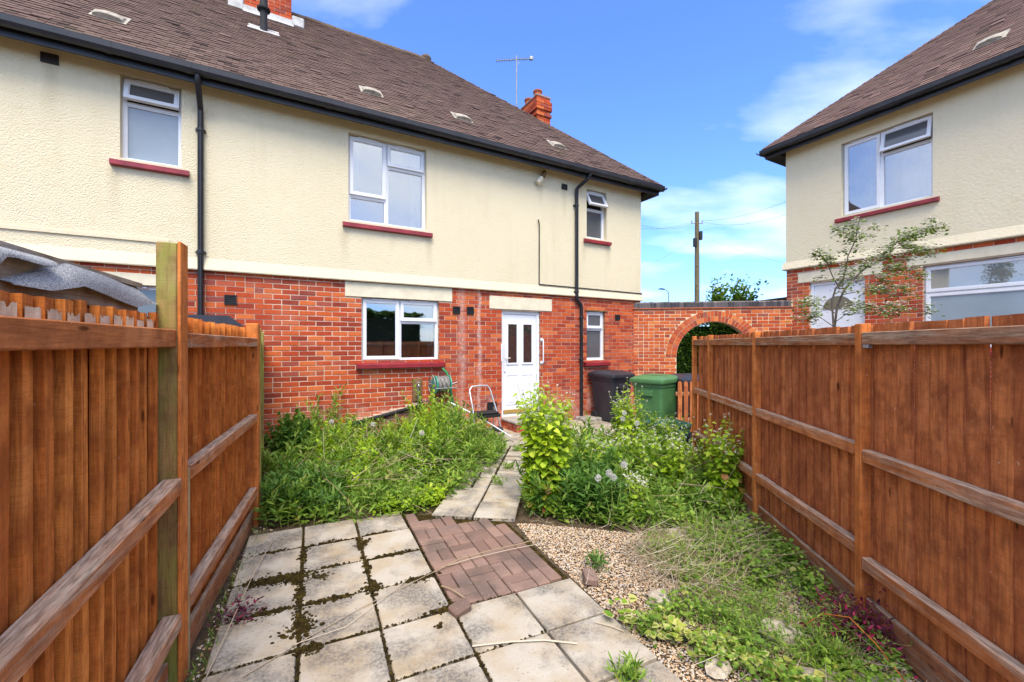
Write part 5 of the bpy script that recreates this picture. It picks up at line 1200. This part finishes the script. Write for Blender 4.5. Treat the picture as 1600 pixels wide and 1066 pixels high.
V, F = stems([np.array([(.64 + .09 * i, 2.53 - .06 * i + .03 * math.sin(i * 2), .0 + .02 * (i % 2)) for i in range(9)])], .003); obj_np('stems', V, F, M['stem'], iv)
for (x, y, nn, s, lab) in ((1.93, 2.36, 900, .1, 'dark purple leaved plant at the foot of the right fence'), (-1.62, 2.52, 110, .05, 'small purple leaved weed at the foot of the left fence')):
    P = np.array([(x + random.gauss(0, s), y + random.gauss(0, s), abs(random.gauss(0, s * .8))) for _ in range(nn)]); a = rng.uniform(0, 6.28, nn); D = np.stack([np.cos(a), np.sin(a), rng.uniform(0, 1.2, nn)], 1)
    V, F = leaves(P, D, rng.uniform(.02, .05, nn), .013, 'lance', .2); r2 = tag(empty('purple_plant', (x, y, 0)), lab, 'plant'); tag(obj_np('leaves', V - np.array([x, y, 0]), F, M['leaf_purple'], r2), kind='stuff')
grass('grass', [(-1.66 - .3627 * s + random.gauss(.06, .03), 2.217 + .932 * s + random.gauss(0, .03)) for s in np.linspace(-.2, 1.6, 260)], .03, .09, M['grass'], 'sparse green shoots along the foot of the left fence', .005)
# ---- gravel, stones, straw, moss
GRp = [(.12, 3.92), (.9, 3.75), (1.6, 3.55), (2.1, 3.3), (1.95, 1.9), (1.75, 1.2), (1.05, 1.35), (.74, 2.25), (.60, 2.58), (.44, 2.95), (.16, 3.55), (.04, 3.9)]
ico = bpy.data.meshes.new('i'); import bmesh
bm = bmesh.new(); bmesh.ops.create_icosphere(bm, subdivisions=1, radius=1); IV = np.array([v.co[:] for v in bm.verts]); IF = np.array([[v.index for v in f.verts] for f in bm.faces]); bm.free()
def pebbles(name, spots, r0, r1, mat, label, flat=.6, z=-.03, cat='gravel'):
    n = len(spots); C = np.array([(x, y, z) for x, y in spots]); r = rng.uniform(r0, r1, (n, 1, 1)); S = rng.uniform(.6, 1.25, (n, 1, 3)) * [1, 1, flat]
    a = rng.uniform(0, 6.28, n); Rm = np.zeros((n, 3, 3)); Rm[:, 0, 0] = np.cos(a); Rm[:, 0, 1] = -np.sin(a); Rm[:, 1, 0] = np.sin(a); Rm[:, 1, 1] = np.cos(a); Rm[:, 2, 2] = 1
    V = IV[None] * rng.uniform(.8, 1.15, (n, len(IV), 1)) * S * r; V = np.einsum('nij,nvj->nvi', Rm, V) + C[:, None] + np.array([0, 0, 1])[None, None] * (r * rng.uniform(0, .7, (n, 1, 1)))
    return tag(obj_np(name, V.reshape(-1, 3), (IF[None] + len(IV) * np.arange(n)[:, None, None]).reshape(-1, 3), mat, None, cat == 'moss'), label, cat, kind='stuff')
pebbles('gravel', scatter(GRp, 34000), .003, .0085, M['gravel'], 'golden and white gravel beside the brick paving and under the right weeds')
dirt = [(-1.66 - .3627 * s + random.uniform(.0, .18), 2.217 + .932 * s) for s in np.random.default_rng(3).uniform(-.9, 1.75, 500)]
pebbles('gravel', dirt, .004, .011, M['gravel'], 'scattered small stones along the foot of the left fence')
def rock(x, y, s, label, fl=.5, rz=0, mat='rock', z=0.):
    bm = bmesh.new(); bmesh.ops.create_icosphere(bm, subdivisions=2, radius=1)
    for v in bm.verts: v.co *= 1 + random.uniform(-.16, .16); v.co.x *= s[0]; v.co.y *= s[1]; v.co.z = max(-.3, min(.75, v.co.z)) * s[2]
    me = bpy.data.meshes.new('stone'); bm.to_mesh(me); bm.free(); me.materials.append(M[mat]); o = bpy.data.objects.new('stone', me); o.location = (x, y, z); o.rotation_euler = (random.uniform(-.1, .1), random.uniform(-.1, .1), rz); link(o); tag(o, label, 'stone')
rock(1.14, 3.42, (.14, .06, .05), 'long pale stone in the dry stalks behind the gravel', rz=-.15)
rock(1.45, 3.62, (.15, .04, .05), 'flat grey stone slab behind the dry stalks nearest the right fence', rz=-.3)
rock(.93, 2.68, (.07, .09, .06), 'angular pale stone at the gravel edge', rz=.5)
rock(1.30, 3.12, (.05, .04, .05), 'small white stone amid dry stalks')
rock(1.50, 2.38, (.12, .09, .06), 'buried cream stone among creeping weeds in the right foreground', rz=.2)
rock(1.02, 2.12, (.07, .06, .04), 'broken grey stone by the ivy at the front', rz=.7)
q = GO + E1 * P_ * 1.08 - E2 * .04
for (xx, yy, rz, lab) in ((q.x - .0, q.y, A25 + .3, 'broken brown paver lying where slabs and bricks meet'), (.53, 2.93, A25 + 1.2, 'tilted brown paver at the gravel corner of the brick paving')):
    o = MB().box(-.06, .06, -.045, .045, 0, .055, .01).build('loose_brick', M['paver'], None); o.location = (xx, yy, -.012); o.rotation_euler = (.15, -.12, rz); tag(o, lab, 'brick')
o = MB().box(-.24, .24, -.2, .2, -.03, .015, .01).build('loose_slab', M['slab'], None); o.location = (1.62, 1.88, 0); o.rotation_euler = (.02, .02, R_(-8)); tag(o, 'loose concrete slab in the bottom right corner', 'slab')
def straw(name, poly, n, lmin, lmax, r, label, zmax=.12):
    lines = []
    for (x, y) in scatter(poly, n):
        a = random.uniform(0, 6.28); el = random.gauss(.15, .3); L = random.uniform(lmin, lmax); p = np.array([x, y, random.uniform(0, zmax)]); d = np.array([math.cos(a) * math.cos(el), math.sin(a) * math.cos(el), math.sin(el)]); bnd = rng.normal(0, .08, 3)
        lines.append(np.array([p + d * L * f + bnd * L * f * f for f in (0, .35, .7, 1)]))
    V, F = stems(lines, r); V[:, 2] = np.maximum(V[:, 2], -.025); return tag(obj_np(name, V, F, M['straw']), label, 'dry stalks', kind='stuff')
straw('dry_stalks', [(.85, 3.35), (1.2, 3.6), (1.95, 3.55), (1.85, 3.0), (1.35, 2.6), (.9, 2.75)], 1100, .08, .3, .0016, 'tangle of dry straw coloured stalks on the right bed')
straw('dry_stalks', GRp, 450, .06, .24, .0014, 'loose dry stalks scattered across gravel and low weeds', .05)
straw('dry_stalks', [(-2.2, 4.0), (-.9, 4.15), (-.5, 5.6), (-.7, 7.2), (-2.6, 6.5)], 260, .2, .6, .0026, 'dry brown stalks poking out of the left weed bed', .4)
straw('dry_stalks', WRp, 110, .2, .5, .0018, 'dry brown stalks poking out of the right weed bed', .35)
def twig(pts, r, label):
    b = MB(); b.tube([Vector((*Gp(px, py), z)) for px, py, z in pts], r, 6); tag(b.build('dry_stem', M['straw'], None, True), label, 'twig', 'long dry stems lying on the paving')
def Gp(px, py): d = 1.6 * 668 / (py - 540); return ((px - 800) / 668 * d, d)
twig([(678, 896, .01), (718, 880, .03), (760, 868, .03), (812, 855, .025), (850, 843, .02)], .004, 'pale bent stem lying across the brick paving')
twig([(690, 890, .015), (740, 876, .02), (800, 861, .015), (852, 850, .01)], .003, 'thinner pale stem alongside the one crossing the brick paving')
twig([(690, 918, .01), (706, 926, .02), (727, 938, .01)], .005, 'short curved stem at the near corner of brick paving')
twig([(738, 1012, .008), (800, 1006, .012), (850, 1003, .01), (902, 1008, .008)], .005, 'brown stem lying across the front slabs')
twig([(320, 1066, .01), (372, 965, .06), (402, 895, .05), (425, 850, .01)], .0025, 'thin pale stem arching over slabs beside the left fence')
twig([(380, 1060, .008), (480, 1000, .01), (560, 955, .012), (680, 895, .01)], .0022, 'thin dark stem running diagonally over the slabs')
twig([(460, 1010, .01), (540, 985, .02), (610, 930, .015), (640, 905, .01)], .002, 'fine stem across the middle of the patio')
twig([(930, 975, .01), (955, 982, .012), (975, 989, .008)], .003, 'tiny twig on the slab beside the ivy')
b = MB(); b.tube([(1.62, 2.40, .02), (1.72, 2.36, .12), (1.80, 2.28, .15), (1.83, 2.15, .10), (1.84, 1.98, .02)], .003, 6); tag(b.build('dry_stem', M['fence'], None, True), 'orange arched dry stem in front of the purple plant', 'twig')
mossx = []
# moss in joints
def moss_line(p0, p1, n, r0, r1, jit=.012):
    out = []
    for k in range(n):
        f = random.random(); c = Vector(p0).lerp(Vector(p1), f); out.append((c.x + random.gauss(0, jit), c.y + random.gauss(0, jit)))
    return out
def node(i, j): return GO + E1 * P_ * i + E2 * P_ * j
spots = []
for i in (-1, 0, 1): 
    for j in range(-2, 4): spots += moss_line(node(i, j), node(i, j + 1), 260 if (i == -1 and j >= 0) or (i == 0 and j >= 1) else 50, .01, .02, .005)
for j in range(-1, 4):
    for i in range(-2, 2):
        if i >= 1 and j > 0: continue
        spots += moss_line(node(i, j), node(i + 1, j), random.choice((25, 50, 110)) if i < 1 else 25, .01, .02, .005)
for (i, j, s, nn) in ((-1, 1.75, .045, 130), (-1.45, 1.95, .07, 170), (-1, .55, .05, 170), (-1, .2, .03, 80), (-1.5, 1.0, .05, 90), (-1, 3., .03, 60), (-.75, 1.7, .035, 60), (0, 2.6, .03, 60), (0.02, 1.1, .035, 80), (-1.6, 3.0, .05, 60), (.75, .98, .03, 40), (1.0, .1, .03, 50), (-.85, -.05, .03, 50), (.6, 2.02, .02, 40)):
    c = GO + E1 * P_ * i + E2 * P_ * j; spots += [(c.x + random.gauss(0, s), c.y + random.gauss(0, s * .6)) for _ in range(nn * 3)]
big = []
for (i, j, s1, s2, nn) in ((-1.0, .42, .05, .035, 170), (-1.0, .62, .022, .05, 110), (-1.0, 1.3, .014, .06, 110), (-1.0, 1.85, .04, .035, 130), (-1.3, 1.97, .07, .022, 190), (-1.62, 1.96, .05, .03, 120), (-.72, 1.72, .03, .02, 60), (-1.0, 2.6, .014, .07, 110), (-1.45, 3.0, .05, .014, 80), (-1.4, 1.0, .07, .016, 120), (-.6, .99, .08, .012, 110), (0, 1.1, .02, .05, 110), (0, 1.75, .014, .05, 90), (0, 2.7, .016, .05, 80), (.1, 2.72, .02, .02, 40), (.5, 2.01, .07, .01, 80), (.75, 1.0, .06, .011, 90), (.9, .02, .05, .012, 80), (-.9, -.02, .04, .016, 70), (-.5, 3.02, .06, .011, 60), (.4, 3.02, .06, .011, 60), (.72, -.3, .012, .012, 14), (-.55, 2.0, .06, .012, 60)):
    c = GO + E1 * P_ * i + E2 * P_ * j
    for _ in range(nn): q = c + E1 * random.gauss(0, s1) + E2 * random.gauss(0, s2); big.append((q.x, q.y))
pebbles('moss', big, .007, .016, M['moss'], 'thick dark cushions of moss spreading over the left hand patio slabs', .6, -.004, 'moss')
pebbles('moss', spots, .004, .010, M['moss'], 'dark brown green moss growing in the joints of the patio slabs', .5, -.006, 'moss')
spots = []
for j in range(9):
    for i in (-1, 0, 1): spots += moss_line(po + e1p * PP * i + e2p * PP * j, po + e1p * PP * i + e2p * PP * (j + 1), 40, .006, .01, .008)
    spots += moss_line(po - e1p * PP + e2p * PP * j, po + e1p * PP + e2p * PP * j, 50, .006, .01, .007)
pebbles('moss', spots, .005, .012, M['moss'], 'dark moss in the joints of the path slabs', .5, -.014, 'moss')

# ---- hawthorn behind the right fence
HT = tag(empty('hawthorn_tree', (4.45, 6.05, 0)), 'small hawthorn with white blossom leaning over the right fence', 'tree')
def HP(px, py, dy=0.): d = 6.05 + dy; return np.array([(px - 800) / 668 * d - 4.45, dy, 1.6 + (540 - py) / 668 * d])
br = [([(1300, 720), (1302, 600), (1303, 520), (1308, 480), (1318, 455), (1340, 430), (1360, 412), (1390, 390), (1402, 378), (1430, 368)], .045, .3),
      ([(1303, 520), (1300, 470), (1306, 450), (1316, 440), (1322, 420), (1325, 400), (1337, 375), (1340, 355), (1344, 342)], .03, -.2),
      ([(1312, 452), (1300, 430), (1292, 410), (1280, 395), (1268, 390)], .014, -.25), ([(1325, 405), (1318, 430), (1316, 450)], .018, -.1), ([(1337, 378), (1325, 365), (1310, 364)], .008, -.3), ([(1340, 372), (1350, 370), (1368, 368)], .008, .1),
      ([(1360, 412), (1385, 400), (1400, 386), (1420, 372), (1450, 360), (1477, 362)], .012, .3), ([(1395, 388), (1420, 388), (1445, 395), (1458, 402)], .01, .35), ([(1330, 440), (1365, 435), (1392, 425), (1400, 412), (1395, 402)], .014, .2), ([(1390, 425), (1420, 430), (1432, 437)], .008, .3),
      ([(1318, 460), (1345, 455), (1390, 460), (1420, 455), (1440, 452)], .012, .1), ([(1310, 480), (1330, 478), (1370, 484), (1400, 485), (1430, 482), (1455, 490)], .012, -.15), ([(1303, 505), (1320, 492), (1345, 490), (1360, 492)], .01, -.3), ([(1306, 490), (1285, 478), (1265, 474), (1250, 480)], .012, -.3), ([(1302, 510), (1280, 495), (1262, 495), (1252, 503)], .01, -.4), ([(1400, 412), (1420, 405), (1432, 408)], .006, .2), ([(1345, 455), (1375, 440), (1400, 440)], .008, 0), ([(1370, 484), (1385, 478), (1395, 475)], .006, 0)]
b = MB(); ends = []
for pts, r, dy in br:
    n_ = len(pts); q = [Vector(HP(px, py, dy * i / max(1, n_ - 1))) for i, (px, py) in enumerate(pts)]; b.tube(q, [r * .38 * (1 - .75 * i / (n_ - 1)) + .002 for i in range(n_)], 7); ends.append(q)
trunk = b.build('trunk', M['bark'], HT, True)
PL_ = []; DL_ = []; FL_ = []
for q in ends:
    tot = len(q) - 1
    i0 = 4 if q is ends[0] else (3 if q is ends[1] else 1)
    for i in range(i0, tot):
        L = (q[i + 1] - q[i]).length; m_ = max(2, int(L / .042))
        for k in range(m_):
            if random.random() < .2: continue
            c = np.array(q[i].lerp(q[i + 1], k / m_)) + rng.normal(0, .05, 3) * [1, 1, .9] + [0, 0, .018]
            for _ in range(16): PL_.append(c + rng.normal(0, .05, 3) * [1, 1, .75]); a = random.uniform(0, 6.28); DL_.append((math.cos(a), math.sin(a), random.uniform(-.3, .4)))
            for _ in range(14): FL_.append(c + rng.normal(0, .04, 3) * [1, 1, .35] + [0, 0, .026])
V, F = leaves(PL_, DL_, rng.uniform(.03, .055, len(PL_)), .032, 'round', .2); tag(obj_np('crown', V, F, M['leaf_haw'], HT), kind='stuff')
FL_ = np.array(FL_); az = rng.uniform(0, 6.28, len(FL_)); V, F = join([leaves(FL_, np.stack([np.cos(az + k * 1.26), np.sin(az + k * 1.26), np.full(len(az), .3)], 1), .017, .014, 'round', .1) for k in range(5)]); tag(obj_np('blossom', V, F, M['petal'], HT), kind='stuff')
# ---- hedge through the arch, shrub tops over the wall
def foliage_box(name, x0, x1, y0, y1, z0, z1, n, mat, label, cat, ll=.05, wd=.035):
    P = np.stack([rng.uniform(x0, x1, n), rng.uniform(y0, y1, n), rng.uniform(z0, z1, n)], 1); e = rng.integers(0, 3, n)
    P[e == 0, 1] = y0 + np.abs(rng.normal(0, .1, (e == 0).sum())); P[e == 1, 2] = z1 - np.abs(rng.normal(0, .1, (e == 1).sum()))
    P[:, 2] += .1 * np.sin(P[:, 0] * 3.) + .05 * np.sin(P[:, 0] * 9); D = rng.normal(0, 1, (n, 3)); D[:, 2] = np.abs(D[:, 2]) * .6; D[:, 1] -= .6
    root = empty(name, ((x0 + x1) / 2, (y0 + y1) / 2, 0)); tag(root, label, cat); P -= np.array([(x0 + x1) / 2, (y0 + y1) / 2, 0])
    V, F = leaves(P, D, rng.uniform(ll * .7, ll * 1.3, n), wd, 'round', .2); tag(obj_np('foliage', V, F, mat, root), kind='stuff')
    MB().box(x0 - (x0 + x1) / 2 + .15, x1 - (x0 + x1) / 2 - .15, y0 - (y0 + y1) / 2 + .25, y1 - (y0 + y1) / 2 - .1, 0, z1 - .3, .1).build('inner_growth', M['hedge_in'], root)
    lines = [stem_curve((x - (x0 + x1) / 2, random.uniform(-.1, .1), 0), z1 * .85, .1, random.uniform(0, 6), 5) for x in np.linspace(x0 + .2, x1 - .2, max(3, int((x1 - x0) / .5)))]; V, F = stems(lines, .02); tag(obj_np('stems', V, F, M['bark'], root), kind='stuff'); return root
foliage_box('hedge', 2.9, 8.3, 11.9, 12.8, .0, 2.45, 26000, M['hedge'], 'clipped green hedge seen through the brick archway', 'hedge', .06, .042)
def spray(name, base, n_st, h, spread, nl, label, mat, ll=.05):
    root = tag(empty(name, base), label, 'shrub'); lines = []; P = []
    for k in range(n_st):
        a = random.uniform(0, 6.28); ln = stem_curve((0, 0, 0), h * random.uniform(.75, 1.), spread * random.uniform(.2, 1), a, 7); lines.append(ln)
        for q in range(nl): t = random.uniform(.55, 1.); c = np.array([np.interp(t, np.linspace(0, 1, 7), ln[:, i]) for i in range(3)]); P.append(c + rng.normal(0, .09, 3))
        for q in range(2):
            s0 = ln[5]; e_ = s0 + rng.normal(0, .22, 3) + [0, 0, .15]; lines.append(np.array([s0, (s0 + e_) / 2, e_]))
            for w_ in range(nl // 3): P.append(s0 + (e_ - s0) * random.random() + rng.normal(0, .05, 3))
    V, F = stems(lines, .012); tag(obj_np('stems', V, F, M['bark'], root), kind='stuff'); P = np.array(P); n = len(P); D = rng.normal(0, 1, (n, 3)); V, F = leaves(P, D, rng.uniform(ll * .7, ll * 1.3, n), ll * .7, 'round', .2); tag(obj_np('leaves', V, F, mat, root), kind='stuff')
spray('shrub', (6.75, 13.2, 0), 24, 3.75, .85, 60, 'loose leafy shrub showing above the wall right of the pole', M['leaf'], .1)
spray('shrub', (5.05, 15.2, 0), 3, 3.35, .3, 5, 'bare twiggy shrub tips above the wall beside the house corner', M['leaf_haw'], .06)
# hedge of the neighbouring garden (seen only in the window reflections)
foliage_box('hedge', 5.0, 13.5, -7.6, -6.4, .0, 3.5, 11000, M['hedge'], 'tall hedge in the neighbouring garden, mirrored in the ground floor window', 'hedge', .22, .16)
